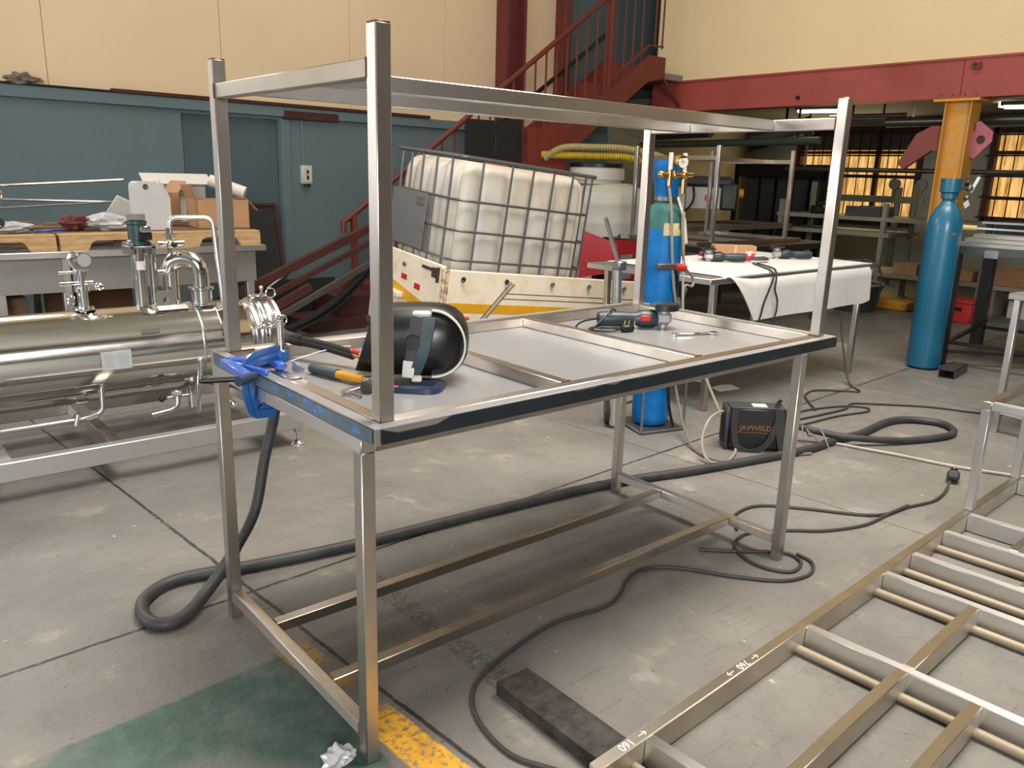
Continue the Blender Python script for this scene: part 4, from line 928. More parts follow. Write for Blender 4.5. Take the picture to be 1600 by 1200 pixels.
# pipes below
obj('return_pipe', MB().tube(fillet([(-1.6, TY+.12, .295), (.62, TY+.12, .295), (.72, TY+.10, .40), (.73, TY+.05, .48)], .12, 8), .052, n=18), POLISH, hx_t)
obj('drain_pipe', MB().tube(fillet([(-1.6, TY-.10, .205), (.02, TY-.10, .215), (.10, TY-.10, .235), (.105, TY-.10, .37)], .06, 6), .0145, n=12).cyl((-.03, TY-.1, .19), (-.015, TY-.1, .245), .018, n=12), STEEL2, hx_t)
obj('outlet_pipe', MB().tube(fillet([(.33, TY-.12, .185), (.47, TY-.12, .20), (.475, TY-.10, .30)], .05, 6), .016, n=12), STEEL2, hx_t)
dv = MB().ob((.47, TY-.11, .285), (.05,.04,.035), None, .006); dv.cyl((.42,TY-.11,.265),(.53,TY-.11,.265),.010,n=10); obj('drain_valve', dv, CHROME, hx_t)
obj('valve_knob', MB().ball((.385, TY-.13, .27), .018, n=10), BLACK, hx_t)
obj('stub_pipe', MB().cyl((.60, TY+.05, .28), (.60, TY+.05, .15), .024, n=14).cyl((.60,TY+.05,.30),(.60,TY+.05,.36),.022,n=14), CHROME, hx_t)
# skid
sk_ = MB()
obj('skid_rail', MB().box(-2.4, 1.0, 2.40, 2.46, .10, .19, b=.004), mat('dull_white_steel', (.66,.66,.65), .45, 1., .1, 5.), hx_t)
obj('skid_rail', MB().box(-2.4, 1.0, 3.36, 3.42, .10, .19, b=.004), STEEL, hx_t)
for x in (-.42, .07, .96): obj('cross_member', MB().box(x-.03, x+.03, 2.46, 3.36, .105, .18, b=.004), STEEL, hx_t)
for x in (-.46, .90):
    obj('saddle', MB().box(x-.005, x+.005, 2.72, 3.12, .18, .42), DULL, hx_t)
    obj('saddle_foot', MB().prism([(-.09, 0), (.09, 0), (.06, .05), (-.06, .05)], .16, Matrix(((1,0,0),(0,0,1),(0,1,0))), (x, 2.45, .19)), STEEL2, hx_t)
obj('frame_tie', MB().bar((.42, 3.30, .20), (.72, 3.34, .22), .07, .01).bar((.72, 3.34, .22), (.98, 2.9, .21), .03, .03), MILL, hx_t)
for x in (.985, -1.2):
    for y in (2.44, 3.39):
        ft = obj('adjustable_foot', MB().lathe([(.0,0),(.04,.0),(.038,.006),(.014,.022),(.008,.026),(.008,.10),(.0,.10)], 16, None, (x, y, 0)), CHROME, hx_t)
        obj('foot_socket', MB().box(x-.02, x+.02, y-.02, y+.02, .07, .10, b=.003), STEEL2, ft)

# ------------------------------------------------------------------ steel bench with pallets on it
be = thing('workbench', 'long stainless bench behind the polished vessel, carrying wooden pallets', 'bench', (.3, 5.3, 0))
obj('worktop', MB().box(-2.4, 1.80, 4.62, 6.0, .84, .885, b=.004), STEEL2, be)
for x0, x1, z0 in ((-2.4, .36, .60), (.42, 1.74, .60)): obj('apron', MB().box(x0, x1, 4.70, 4.72, z0, .84), mat('soft_dull_stainless', '#9c9b97', .5, .7, .1, 2.), be)
for x in (-.02, .385, 1.70):
    for y in (4.72, 5.88): obj('leg', MB().box(x-.03, x+.03, y, y+.06, 0, .84, b=.004), STEEL2, be)
obj('lower_shelf', MB().box(-2.3, 1.7, 4.8, 5.9, .15, .18), PLY, be)
def pallet(label, loc):
    p = thing('pallet', label, 'pallet', loc, 0, 'pallets on the bench'); W_p = 1.41
    for y in (.0, .565, 1.13):
        pr = [(0,0),(.17,0),(.20,.055),(.225,.068),(.43,.068),(.455,.055),(.485,0),(.93,0),(.96,.055),(.985,.068),(1.20,.068),(1.225,.055),(1.255,0),(W_p,0),(W_p,.095),(0,.095)]
        obj('stringer', MB().prism(pr, .038, Matrix(((1,0,0),(0,0,1),(0,1,0))), (0, y, 0)), WOOD, p, True)
    for k in range(9): obj('deck_board', MB().ob((W_p/2, .06+k*.131, .104), (W_p, .095, .017), Rot(0, 0, .004*((k*7) % 5-2)), .002), WOOD if k == 0 else WOODD, p, True)
    return p
p1 = pallet('wooden pallet at the left end of the bench, under the blue tool', (-1.08, 4.64, .886))
clone(p1, (.352, 4.64, .886), 0, 'wooden pallet on the bench under the jerrycan and cartons')
PZ = 1.0
# jerrycan
jc = thing('jerrycan', 'cloudy white plastic jerrycan standing on the pallets', 'jerrycan', (1.045, 4.95, PZ))
jp = [(-.115,0),(.115,0),(.125,.012),(.125,.235),(.105,.285),(.085,.30),(.085,.335),(.045,.335),(.03,.352),(-.095,.352),(-.118,.338),(-.125,.31),(-.125,.012)]
jb = plate_with_hole(jp, (-.045, .312), .022, .15, Matrix(((1,0,0),(0,0,-1),(0,1,0))), (1.045, 5.02, PZ))
obj('body', jb, CANW, jc); obj('cap', MB().cyl((1.11, 4.95, PZ+.335), (1.11, 4.95, PZ+.362), .022, n=18), WHITEP, jc)
# cartons and sheets
def carton(label, x0, x1, y0, y1, h, rz, flap):
    c = thing('carton', label, 'box', ((x0+x1)/2, (y0+y1)/2, PZ), rz)
    a, b_ = (x1-x0)/2, (y1-y0)/2
    obj('walls', MB().box(-a, a, -b_, -b_+.005, 0, h).box(-a, a, b_-.005, b_, 0, h).box(-a, -a+.005, -b_, b_, 0, h).box(a-.005, a, -b_, b_, 0, h).box(-a, a, -b_, b_, 0, .005), CARTON, c, True)
    for sx, tilt in flap: obj('flap', MB().ob((sx*(a+.04*math.cos(tilt)), 0, h+.05*math.sin(tilt)), (.13, 2*b_-.01, .004), Rot(0, -tilt*sx if sx > 0 else tilt, 0)), CARTON, c, True)
    return c
carton('open brown carton at the right end of the pallets, in front of the white roll', 1.40, 1.80, 4.9, 5.25, .22, -.1, ((1, -.8), (-1, 1.2)))
carton('brown carton with open flap behind the jerrycan', 1.16, 1.37, 5.3, 5.6, .26, .1, ((1, .9),))
solo('white_roll', MB().lathe([(.045,0),(.05,0),(.05,.30),(.045,.30)], 20, along((.75,-.5,-.30)), (1.66, 5.38, PZ+.36)), WHITEP, 'rolled white sheet poking out above the open carton', 'roll')
solo('white_steel_sheet', MB().bar((1.22, 5.72, 1.36), (1.78, 5.70, 1.36), .16, .01, 0, up=(0,-.6,1)).box(1.25, 1.75, 5.74, 5.76, PZ, 1.34), WHITEP, 'bright pale metal sheet standing behind the jerrycan', 'sheet')
solo('white_plate', MB().ob((.95, 5.25, PZ+.13), (.22, .012, .16), Rot(.5, .45, .1), .003), WHITEP, 'white stiff plate tilted against the left side of the jerrycan', 'plate')
solo('plastic_bag', MB().ball((.72, 4.95, PZ+.06), .10, (1.6, 1.0, .55), n=36, lump=.5, seed=2), BAGP, 'crumpled clear plastic bag on the pallets left of the jerrycan', 'bag')
solo('plastic_bag', MB().ball((.08, 4.85, PZ+.035), .09, (1.7, 1.0, .4), n=36, lump=.5, seed=5), BAGP, 'clear plastic bag at the left picture edge, on the pallets', 'bag')
solo('rag', MB().ball((.52, 4.95, PZ+.05), .07, (1.3, 1.0, .75), n=32, lump=.7, seed=7), mat('dark_brown_rag', '#3d2c26', .9, 0., .5, 20., col2='#7a2f26'), 'dark brown oily rag between the blue tool and the plastic bag', 'rag')
solo('hand_tool', MB().bar((.22, 4.74, PZ+.015), (.42, 4.80, PZ+.02), .03, .018, .006), BLUEP, 'blue handled tool lying at the front of the pallets', 'tool')
solo('black_cup', MB().lathe([(.02,0),(.032,.0),(.035,.045),(.028,.045)], 14, along((0,-1,.3)), (.03, 4.82, PZ+.06)), BLACK, 'small black ring on the plastic bag at the left edge', 'cup')
for i, (x, y, l, rz) in enumerate(((.30, 5.1, .45, .5), (.62, 5.2, .5, -.35), (.10, 5.3, .5, .2))):
    solo('wood_offcut', MB().ob((x, y, PZ+.012+.012*i), (l, .09, .02), Rot(0, .02, rz), .002), WOODD, ('loose brown board across the pallets behind the blue tool', 'loose brown board behind the plastic bag beside the jerrycan', 'loose brown board at the back of the left pallet')[i], 'board')
# long thin rods along the wall
for i, (a, b_, r) in enumerate((((-1.5, 5.9, 1.17), (1.10, 5.8, 1.345), .011), ((-1.5, 6.0, 1.215), (1.0, 5.8, 1.165), .010), ((-1.2, 5.9, 1.03), (1.0, 5.75, 1.17), .008))):
    solo('metal_rod', MB().cyl(a, b_, r, n=8), CHROME if i < 2 else ZINC, ('highest of the long thin bright rods left of the jerrycan', 'middle long thin bright rod slanting along the wall', 'lowest grey thin rod along the wall above the pallets')[i], 'rod')
solo('wire_ring', MB().tube([(.13+.06*math.cos(k*PI/8), 5.6, 1.22+.06*math.sin(k*PI/8)) for k in range(16)], .008, n=6, closed=True), CHROME, 'bright bent ring at the left edge above the pallets', 'ring')
solo('timber_block', MB().box(-.0, .16, 4.9, 5.2, .181, .55, b=.004), WOODD, 'upright brown timber under the bench at the left edge', 'timber')
solo('plywood_sheet', MB().box(.36, 1.0, 5.45, 5.47, .181, .70), PLY, 'dark plywood sheet stored under the bench', 'sheet')

# ------------------------------------------------------------------ on and by the left wall
solo('debris_heap', MB().ball(tuple(LWM @ Vector((.62, -.03, 2.15))+LWC), .05, (2.3, .8, .8), Rot(0,0,.05), n=36, lump=1.1, seed=9), mat('dusty_debris', '#8a8071', .9, 0., .5, 30.), 'small grey rubbish heap on the wall ledge', 'rubbish')
so_ = thing('wall_socket', 'white power socket box hanging on the blue wall below its conduit', 'socket', tuple(LWM @ Vector((3.31, -.03, 1.33))+LWC), math.radians(3))
obj('conduit', LW(MB().cyl((3.285, -.012, 1.50), (3.285, -.012, 1.985), .008, n=8)), mat('blue_grey_conduit', '#7a8a8e', .5), so_)
obj('back_box', LW(MB().box(3.245, 3.375, -.05, -.001, 1.315, 1.51, b=.006)), WHITEP, so_)
obj('face_plate', LW(MB().box(3.255, 3.365, -.06, -.05, 1.335, 1.495, b=.004)), WHITEP, so_)
obj('switch_plate', LW(MB().box(3.298, 3.322, -.066, -.06, 1.36, 1.46)), BLACK, so_); obj('rocker', LW(MB().box(3.303, 3.317, -.069, -.066, 1.40, 1.425)), WHITEP, so_)
obj('gland', LW(MB().cyl((3.31, -.03, 1.285), (3.31, -.03, 1.315), .03, n=12)), BLACK, so_)
bo = thing('framed_board', 'dark board with brown timber frame leaning by the blue wall', 'board', (2.72, 6.62, 0))
obj('panel', MB().bar((2.70, 6.58, 0.01), (2.70, 6.82, 1.10), .34, .012, 0, up=(0,-1,0)), mat('sooty_black_board','#2e3032',.6,0,.4,5.), bo)
obj('edge_strip', MB().bar((2.865, 6.57, .01), (2.865, 6.81, 1.10), .04, .03, 0, up=(0,-1,0)), RUSTBR, bo); obj('edge_strip', MB().bar((2.53, 6.81, 1.095), (2.885, 6.81, 1.095), .03, .03), RUSTBR, bo)

# ------------------------------------------------------------------ stair along the left wall
sr = thing('staircase', 'dark red steel staircase with railing rising along the left wall', 'staircase', (5.6, 6.3, 0))
def zs(x): return .69*(x-3.32)
def zr(x): return .98+.722*(x-3.26)
Yo, Yi = 5.95, 6.72
for y in (Yo, Yi):
    mb = MB(); mb.prism([(3.0,.0),(3.32,.0),(7.72,zs(7.72)),(8.05,zs(7.72)),(8.05,zs(7.72)-.26),(7.72,zs(7.72)-.33),(3.80,.0)], .045, Matrix(((1,0,0),(0,0,1),(0,1,0))), (0, y, 0)); mb.v = [Vector((p.x, p.y, max(p.z, .002))) for p in mb.v]
    obj('stringer', mb, STAIRR, sr)
n = 15
for k in range(n):
    x = 3.38+k*.293; z = zs(x)+.0
    obj('tread', MB().box(x, x+.30, Yo+.045, Yi, z-.02, z+.01).box(x, x+.008, Yo+.045, Yi, max(.003, z-.20), z-.02), STAIRR, sr)
rl = MB().tube([(3.22, Yo+.02, .85), (3.22, Yo+.02, .96), (3.28, Yo+.02, zr(3.28)), (7.9, Yo+.02, zr(7.9))], .03, n=10)
obj('handrail', rl, MAROON, sr)
rl2 = MB().bar((6.95, Yo+.02, zs(6.95)+.12), (7.72, Yo+.02, zs(7.72)+.12), .035, .02).bar((7.72, Yo+.02, zs(7.72)+.12), (8.0, Yo+.02, zs(7.72)+.13), .035, .02)
obj('bottom_rail', rl2, STAIRR, sr)
for k in range(27):
    x = 3.62+k*.165
    if x > 7.7: break
    obj('baluster', MB().box(x-.009, x+.009, Yo+.012, Yo+.028, zs(x)-.03, zr(x)-.01), STAIRR, sr)
for x in (3.34, 6.98): obj('newel', MB().box(x-.028, x+.028, Yo-.008, Yo+.048, max(.0, zs(x)-.1), zr(x)), STAIRR, sr)
for x in (7.83, 7.98): obj('baluster', MB().box(x-.009, x+.009, Yo+.012, Yo+.028, zs(7.72)+.1, zr(7.9)), STAIRR, sr)
obj('inner_rail', MB().bar((5.6, Yi-.02, zs(5.6)+.35), (7.72, Yi-.02, zs(7.72)+.35), .03, .05), DARKST, sr)
obj('landing_bracket', MB().cyl((8.42, 5.97, 2.45), (8.02, 5.97, 2.80), .02, n=8), STAIRR, sr)
for i, x in enumerate((4.74, 5.19)):
    solo('black_sheet', B(x, x+(.43 if i == 0 else .38), 5.951, 5.961, .55+zs(x)*.55, 2.065+.02*i), mat('flat_black_sheet', '#202224', .6, .0, .2, 5.), ('left black metal sheet hung on the stair railing', 'right black metal sheet hung on the stair railing')[i], 'sheet')
mr_ = MB()
solo('mesh_panel', MB().box(5.62, 6.25, 5.90, 5.91, .9, 2.02), mat('red_oxide_panel', '#84362c', .6, 0., .2, 4.), 'red oxide steel panel beside the black sheets on the stair', 'panel')
# steel lengths leaning up the foot of the stair
def leaner(nm, pts, w_, h_, m, label): 
    return solo(nm, MB().bar(pts[0], pts[1], w_, h_, .002, up=(0,-1,0)), m, label, 'steel bar')
leaner('steel_channel', ((1.15, 5.10, .20), (3.75, 5.55, 1.12)), .075, .07, RUSTBR, 'upper red-brown steel channel leaning up the foot of the stair')
leaner('steel_channel', ((1.15, 5.02, .06), (3.75, 5.45, 1.02)), .05, .04, RUSTBR, 'thinner red-brown steel bar just below the upper leaning channel')
leaner('steel_channel', ((1.60, 5.0, .12), (2.42, 5.14, .45)), .075, .05, RUSTBR, 'short red-brown steel length with bright cut end')
leaner('steel_channel', ((1.45, 4.9, .0), (3.75, 5.35, .87)), .055, .04, mat('dusty_brown_bar', '#57504a', .6, .3), 'dusty grey-brown bar, lowest of the leaning steel lengths')
solo('bright_tube', MB().cyl((2.25, 5.7, .37), (2.75, 5.75, .66), .016, n=10), ZINC, 'bright thin tube lying behind the leaning channels', 'tube')
for i, (dz, nm) in enumerate(((0, 'upper black rubber strip sagging below the leaning steel'), (-.055, 'lower black rubber strip sagging below the leaning steel'))):
    P = smooth_path([(1.5, 4.95, .02), (2.05, 5.0, .10+dz*.5), (2.55, 5.1, .26+dz), (2.95, 5.2, .50+dz), (3.3, 5.3, .80+dz)], 6)
    mb = MB(); loft(mb, [[p+Vector((0,-.05,.012)), p+Vector((0,.05,.012)), p+Vector((0,.05,-.012)), p+Vector((0,-.05,-.012))] for p in P])
    solo('rubber_strip', mb, RUBBER, nm, 'strip')
solo('black_steel_sheet', MB().bar((2.2, 5.62, .01), (2.55, 5.70, .48), 1.1, .02, 0, up=(0,-1,0)) if False else MB().box(1.95, 3.05, 5.87, 5.89, .0, .42), mat('near_black_panel', '#232729', .6), 'dark steel panel standing behind the leaning steel lengths', 'panel')  # panel in one even near-black colour
sb = thing('stair_base', 'dark red steel step block at the foot of the stair', 'step', (2.95, 5.5, 0))
obj('step', MB().box(2.45, 3.05, 5.25, 5.8, 0, .11, b=.005), RUSTBR, sb); obj('riser_box', MB().box(2.8, 3.2, 5.3, 5.85, .11, .31, b=.005), RUSTBR, sb)  # darker than the stair, with the foot's shade put into the colour

# ------------------------------------------------------------------ truck load body with the IBC tote tilted in it
th_ = math.sqrt(.077**2+.092**2+.115**2)
TM = (Matrix.Rotation(th_, 3, Vector((.077, .092, -.115)).normalized())); TC = Vector((2.638, 3.16, 1.588))
def T_(mb): mb.v = [TM @ p + TC for p in mb.v]; return mb
tr = thing('truck_body', 'cream truck load body with orange-yellow stripe, tilted, the white tote inside', 'truck body', (3.4, 3.6, 0))
zt_ = -.79; zb_ = -1.40
sp_ = obj('side_panel', T_(MB().box(-.05, 2.1, -.06, -.03, zb_, zt_, b=.006)), TRAYC, tr)
tg = obj('tail_panel', T_(MB().box(-.065, -.035, -.03, 1.15, zb_, zt_+.02, b=.006)), TRAYC, tr)
obj('corner_post', T_(MB().box(-.07, -.02, -.065, -.02, zb_, zt_, b=.006)), mat('rust_stained_cream', '#d3bfa2', .6, 0., .3, 12., col2='#6b4a30', thr=(.42,.56)), tr, label='rust stained corner post')
obj('stripe', T_(MB().box(.0, 2.1, -.0622, -.0600, -1.10, -1.03)), STRIPEY, sp_, label='orange-yellow stripe')
ln = MB(); ln.box(.46, 2.1, -.0618, -.06, -.945, -.94); ln.box(.44, 2.1, -.0618, -.06, -.985, -.98); obj('pin_line', T_(ln), BLACK, sp_)
sl = MB(); sl.bar((.53,-.0625,-.86), (.26,-.0625,-1.20), .034, .002, 0, up=(0,1,0)); o_ = obj('slanted_strap', T_(sl), mat('dusty_grey_strap', '#b9b09f', .6), sp_)
sl = MB(); sl.bar((.515,-.064,-.855), (.245,-.064,-1.195), .005, .002, 0, up=(0,1,0)); sl.bar((.55,-.064,-.865), (.277,-.064,-1.205), .005, .002, 0, up=(0,1,0)); obj('strap_edge', T_(sl), BLACK, o_)
for x in (.09, .47, .90, 1.27, 1.65): 
    hk = MB(); hk.tube([(x, -.075, -.87+.0), (x+.012, -.08, -.85), (x, -.075, -.835), (x-.012, -.07, -.85)], .006, n=6, closed=True, sm=2); hk.cyl((x,-.06,-.85),(x,-.078,-.85),.006,n=8); obj('rope_hook', T_(hk), ZINC if x > .5 else DARKST, sp_)
# tail panel: slanted stripe, red reflectors, latch
tsx = MB(); tsx.bar((-.0665, .10, -1.145), (-.0665, 1.0, -1.02), .085, .002, 0, up=(1,0,0)); tsx.bar((-.0665, 1.0, -1.02), (-.0665, 1.14, -1.0), .085, .002, 0, up=(1,0,0)); obj('stripe', T_(tsx), STRIPEY, tg, label='slanted orange-yellow stripe')
for y, z in ((.56, -.955), (.33, -.99)): obj('reflector', T_(MB().box(-.072, -.064, y-.045, y+.045, z-.022, z+.022, b=.003)), REDPL, tg, label='small red reflector')
obj('panel_bolt', T_(MB().cyl((-.064, .57, -.86), (-.08, .57, -.86), .018, n=8)), ZINC, tg)
lt_ = MB(); lt_.box(-.085, -.064, .02, .26, -.83, -.81); lt_.box(-.09, -.06, .03, .09, -.87, -.80); lt_.cyl((-.075, .02, -.90), (-.075, .02, -.79), .012, n=8); obj('latch', T_(lt_), mat('rusty_latch', '#4a382c', .7, .3, .4, 20.), tg)
obj('lamp', T_(MB().box(.09, .18, -.085, -.058, -1.175, -1.125, b=.006)), ORANGE, sp_, label='amber side lamp')
obj('load_floor', T_(MB().box(-.05, 2.1, -.03, 1.15, -1.36, -1.32)), MILL, tr)
for x in (.5, 1.6):
    for y in (.15, 1.0):
        c = TM @ Vector((x, y, -1.38))+TC; obj('support_block', MB().box(c.x-.08, c.x+.08, c.y-.08, c.y+.08, 0, c.z+.02), WOODD, tr)
obj('step_plate', T_(MB().box(-.12, -.02, .55, 1.0, -1.12, -1.08, b=.004)), TRAYC, tr)
ib = thing('ibc_tote', 'white plastic tote in a galvanised cage, tilted in the truck body', 'tote', (3.3, 3.7, .6))
lv_ = []
for z, ins, r in ((-1.02,.06,.06),(-1.0,.025,.09),(-.55,.02,.10),(-.22,.02,.10),(-.13,.03,.10),(-.075,.065,.09),(-.05,.14,.08)):
    lp = []
    for x, y in rrect(.6-ins, .5-ins, r, 7): lp.append((x+.6, y+.5, z))
    lv_.append(lp)
# moulded vertical flutes on the bottle sides
nl = len(lv_[0])
bt = MB(); dense = []
def densify(lp):
    out = []
    for a, b in zip(lp, lp[1:]+lp[:1]):
        L_ = (Vector(b)-Vector(a)).length; k = max(1, int(L_/.018))
        for i in range(k): out.append(Vector(a).lerp(Vector(b), i/k))
    return out
base = densify(lv_[2]); cen = Vector((.6,.5,0))
for z, ins, r in ((-1.02,.06,0),(-1.0,.02,1),(-.75,.0,1),(-.5,.0,1),(-.25,.0,1),(-.13,.008,1),(-.075,.03,.8),(-.04,.07,.3),(-.022,.14,0)):
    lp = []
    for p in base:
        d = Vector((p.x-cen.x, p.y-cen.y, 0)); nx = .6-.02-abs(d.x); ny = .5-.02-abs(d.y)
        t = d.x if ny < nx else d.y
        g = 0
        if min(nx, ny) < .012: g = .022*max(0, math.sin((t+.02)*2*PI/.24-.6))**2
        f = 1-(ins+g*r)/max(d.length, .3)
        lp.append(Vector((cen.x+d.x*f, cen.y+d.y*f, z)))
    dense.append(lp)
loft(bt, dense); obj('bottle', T_(bt), IBCW, ib)
obj('fill_cap', T_(MB().cyl((.6,.5,-.03),(.6,.5,.004),.09,n=24)), REDPL, ib)
cg = MB()
def ring(z, r=.008, off=.012):
    pts = [(x+.6, y+.5, z) for x, y in rrect(.6+off, .5+off, .11, 6)]; cg.tube(pts, r, n=6, closed=True)
for z in (-.297, -.513, -.725, -.95): ring(z, .0095)
cg.tube([(x+.6, y+.5, -.0) for x, y in rrect(.625, .515, .06, 5)], .014, n=8, closed=True)
for x in (.17, .42, .61, .80, .98, 1.17): 
    for y in (-.01, 1.01): cg.cyl((x, y, -1.02), (x, y, 0), .0085, n=8)
for y in (.12, .35, .57, .76, .92):
    for x in (-.01, 1.21): cg.cyl((x, y, -1.02), (x, y, 0), .0095, n=8)
for y in (.3, .7): cg.cyl((0, y, .008), (1.2, y, .008), .012, n=8)
obj('cage', T_(cg), mat('weathered_cage_tube', '#6a6d70', .45, .7, .2, 30.), ib)
pl_o = obj('cage_plate', T_(MB().box(-.034, -.028, .40, .98, -.72, -.30, b=.002)), mat('dull_zinc_plate', '#8b8d8e', .5, .7, .1, 3.), ib)
emb = MB()
for k in range(2): emb.box(-.0355, -.034, .43, .56, -.36-.04*k, -.335-.04*k)
obj('embossed_panel', T_(emb), ZINC, pl_o)
pb_ = MB(); pb_.box(0, 1.2, 0, 1.0, -1.06, -1.03); 
for x in (.06, .6, 1.14): pb_.box(x-.06, x+.06, 0, 1.0, -1.31, -1.06)
obj('pallet_base', T_(pb_), MILL, ib)

# ------------------------------------------------------------------ red bracket, white tank with hoses
rb = thing('red_bracket', 'glossy red folded steel bracket beside the tote', 'bracket', (4.9, 3.9, 0))
obj('front_plate', MB().prism([(-.02,.52),(.30,.58),(.34,.86),(.0,.98)], .012, Rot(PI/2, 0, -.75), (4.74, 4.05, 0)), REDP, rb)
obj('side_plate', plate_with_hole([(0,.50),(.46,.42),(.50,.86),(.0,.90)], (.25,.62), .001, .012, Rot(PI/2, 0, .2), (4.95, 3.84, 0)), REDP, rb)
obj('inner_panel', MB().prism([(.12,.5),(.34,.5),(.36,.74),(.14,.74)], .004, Rot(PI/2, 0, .2), (4.955, 3.825, 0)), mat('grey_panel', '#8a8a88', .5), rb)
for (x, z) in ((.03,.60),(.06,.68),(.18,.62),(.21,.70),(.22,.60)): 
    c = Rot(PI/2,0,-.75) @ Vector((x, z, .014)) + Vector((4.74,4.05,0)); obj('rivet', MB().ball(tuple(c), .010, n=8), ZINC, rb)
obj('stand', MB().box(4.9, 5.0, 3.95, 4.05, 0, .55), DARKST, rb)
wt = thing('water_tank', 'big round white plastic tank with a lidded neck behind the tote', 'tank', (6.36, 5.34, 0))
obj('body', MB().lathe([(.0,0),(.53,0),(.55,.02),(.55,.55),(.555,.57),(.55,.59),(.55,.95),(.555,.97),(.55,.99),(.55,1.16),(.555,1.18),(.55,1.2),(.545,1.26),(.53,1.30),(.42,1.36),(.30,1.41),(.0,1.42)], 48, None, (6.36, 5.34, 0)), TANKW, wt)
obj('lid', MB().lathe([(.0,1.40),(.29,1.40),(.29,1.44),(.325,1.45),(.325,1.56),(.32,1.585),(.0,1.585)], 40, None, (6.26, 5.37, 0)), TANKW, wt)
obj('lid_ring', MB().lathe([(.31,1.583),(.332,1.585),(.332,1.625),(.30,1.64),(.0,1.64)], 40, None, (6.26, 5.37, 0)), BLACK, wt)
def ribbed(nm, pts, r, m, label):
    P = smooth_path(pts, 40); mb = MB(); n_ = len(P)
    mb.tube(P, r, n=12, rfun=lambda t: r*(1+.10*math.sin(t*n_*1.9)))
    return solo(nm, mb, m, label, 'hose')
ribbed('suction_hose', [(5.72, 5.76, 1.713), (5.88, 5.52, 1.713), (6.18, 5.31, 1.713), (6.52, 5.10, 1.708), (6.89, 4.92, 1.629)], .042, YHOSE, 'yellow ribbed suction hose lying on the lid of the white tank')
ribbed('suction_hose', [(5.72, 5.71, 1.671), (5.83, 5.52, 1.793), (6.12, 5.31, 1.809), (6.47, 5.10, 1.803), (6.84, 4.86, 1.713), (7.00, 4.70, 1.501)], .038, BEIHOSE, 'beige ribbed suction hose on top of the yellow one')

# ------------------------------------------------------------------ cylinder trolley with the bright blue gas cylinder
bc = thing('gas_cylinder', 'bright blue gas cylinder with brass regulator chained on a trolley', 'gas cylinder', (2.87, 1.52, .02))
cx_, cy_ = 2.87, 1.52
obj('shell', MB().lathe([(.0,.025),(.085,.025),(.105,.045),(.112,.08),(.112,1.20)], 36, None, (cx_, cy_, 0)), CYLB, bc)
obj('shoulder', MB().lathe([(.112,1.20),(.111,1.24),(.103,1.29),(.085,1.325),(.06,1.345),(.055,1.36),(.0,1.36)], 36, None, (cx_, cy_, 0)), CYLG, bc, label='dull green shoulder')
obj('neck_ring', MB().lathe([(.05,1.355),(.066,1.357),(.066,1.38),(.05,1.382)], 28, None, (cx_, cy_, 0)), ZINC, bc)
obj('valve_guard', MB().lathe([(.060,1.38),(.066,1.38),(.068,1.43),(.083,1.48),(.086,1.58),(.080,1.58),(.077,1.48),(.062,1.43)], 28, None, (cx_, cy_, 0), a0=2.2, a1=5.35), CYLB, bc)
obj('valve_guard', MB().lathe([(.060,1.38),(.066,1.38),(.067,1.42),(.060,1.42)], 28, None, (cx_, cy_, 0)), CYLB, bc)
obj('valve_guard', MB().lathe([(.078,1.555),(.086,1.555),(.086,1.58),(.078,1.58)], 28, None, (cx_, cy_, 0)), CYLB, bc)
vb = MB().cyl((cx_, cy_, 1.36), (cx_, cy_, 1.50), .018, n=12).cyl(((cx_-.095)-.02, cy_-.07, 1.50), ((cx_-.095)+.14, cy_-.10, 1.50), .014, n=12).ball(((cx_-.095)-.045, cy_-.07, 1.50), .022, n=10).ball(((cx_-.095)+.115, cy_-.10, 1.505), .028, n=10).ball(((cx_-.095)+.05, cy_-.085, 1.50), .024, n=10)
vb.cyl(((cx_-.095)+.01, cy_-.085, 1.44), ((cx_-.095)+.01, cy_-.085, 1.53), .014, n=10); vb.cyl(((cx_-.095)+.115, cy_-.10, 1.40), ((cx_-.095)+.115, cy_-.10, 1.53), .014, n=10); vb.cyl(((cx_-.095)+.115, cy_-.10, 1.50), ((cx_-.095)+.175, cy_-.115, 1.505), .013, n=10)
rg_ = obj('regulator', vb, BRASS, bc, label='brass twin regulator')
obj('gauge', MB().cyl(((cx_-.095)+.06, cy_-.10, 1.575), ((cx_-.095)+.05, cy_-.14, 1.57), .036, n=24), BRASS, rg_)
obj('gauge_face', MB().cyl(((cx_-.095)+.0499, cy_-.141, 1.57), ((cx_-.095)+.0495, cy_-.1425, 1.57), .032, n=24), WHITEP, rg_)
obj('gauge_needle', MB().bar(((cx_-.095)+.03, cy_-.144, 1.585), ((cx_-.095)+.068, cy_-.143, 1.562), .004, .001), BLACK, rg_)
for x, y in (((cx_-.095)+.01, cy_-.085), ((cx_-.095)+.115, cy_-.10)): obj('flow_tube', MB().cyl((x, y, 1.53), (x, y, 1.62), .0125, n=12), WHITEP, rg_)
obj('cylinder_label', MB().lathe([(.1127,1.165),(.1127,1.235)], 14, None, (cx_, cy_, 0), a0=-2.45, a1=-.95), mat('cream_label', '#d6caa2', .6, 0., .15, 30., col2='#b8a878'), bc, label='worn cream label')
obj('label_badge', MB().lathe([(.1132,1.20),(.1132,1.235)], 8, None, (cx_, cy_, 0), a0=-1.6, a1=-1.3), mat('green_label', '#3f9460', .5), bc)
obj('hose', MB().tube([(cx_-.085, cy_-.085, 1.44), (cx_-.09, cy_-.12, 1.30), (cx_-.085, cy_-.14, 1.1), (cx_-.06, cy_-.15, .90), (cx_+.0, cy_-.15, .72), (cx_+.05, cy_-.15, .60)], .008, n=8, sm=5), HOSEB, bc)
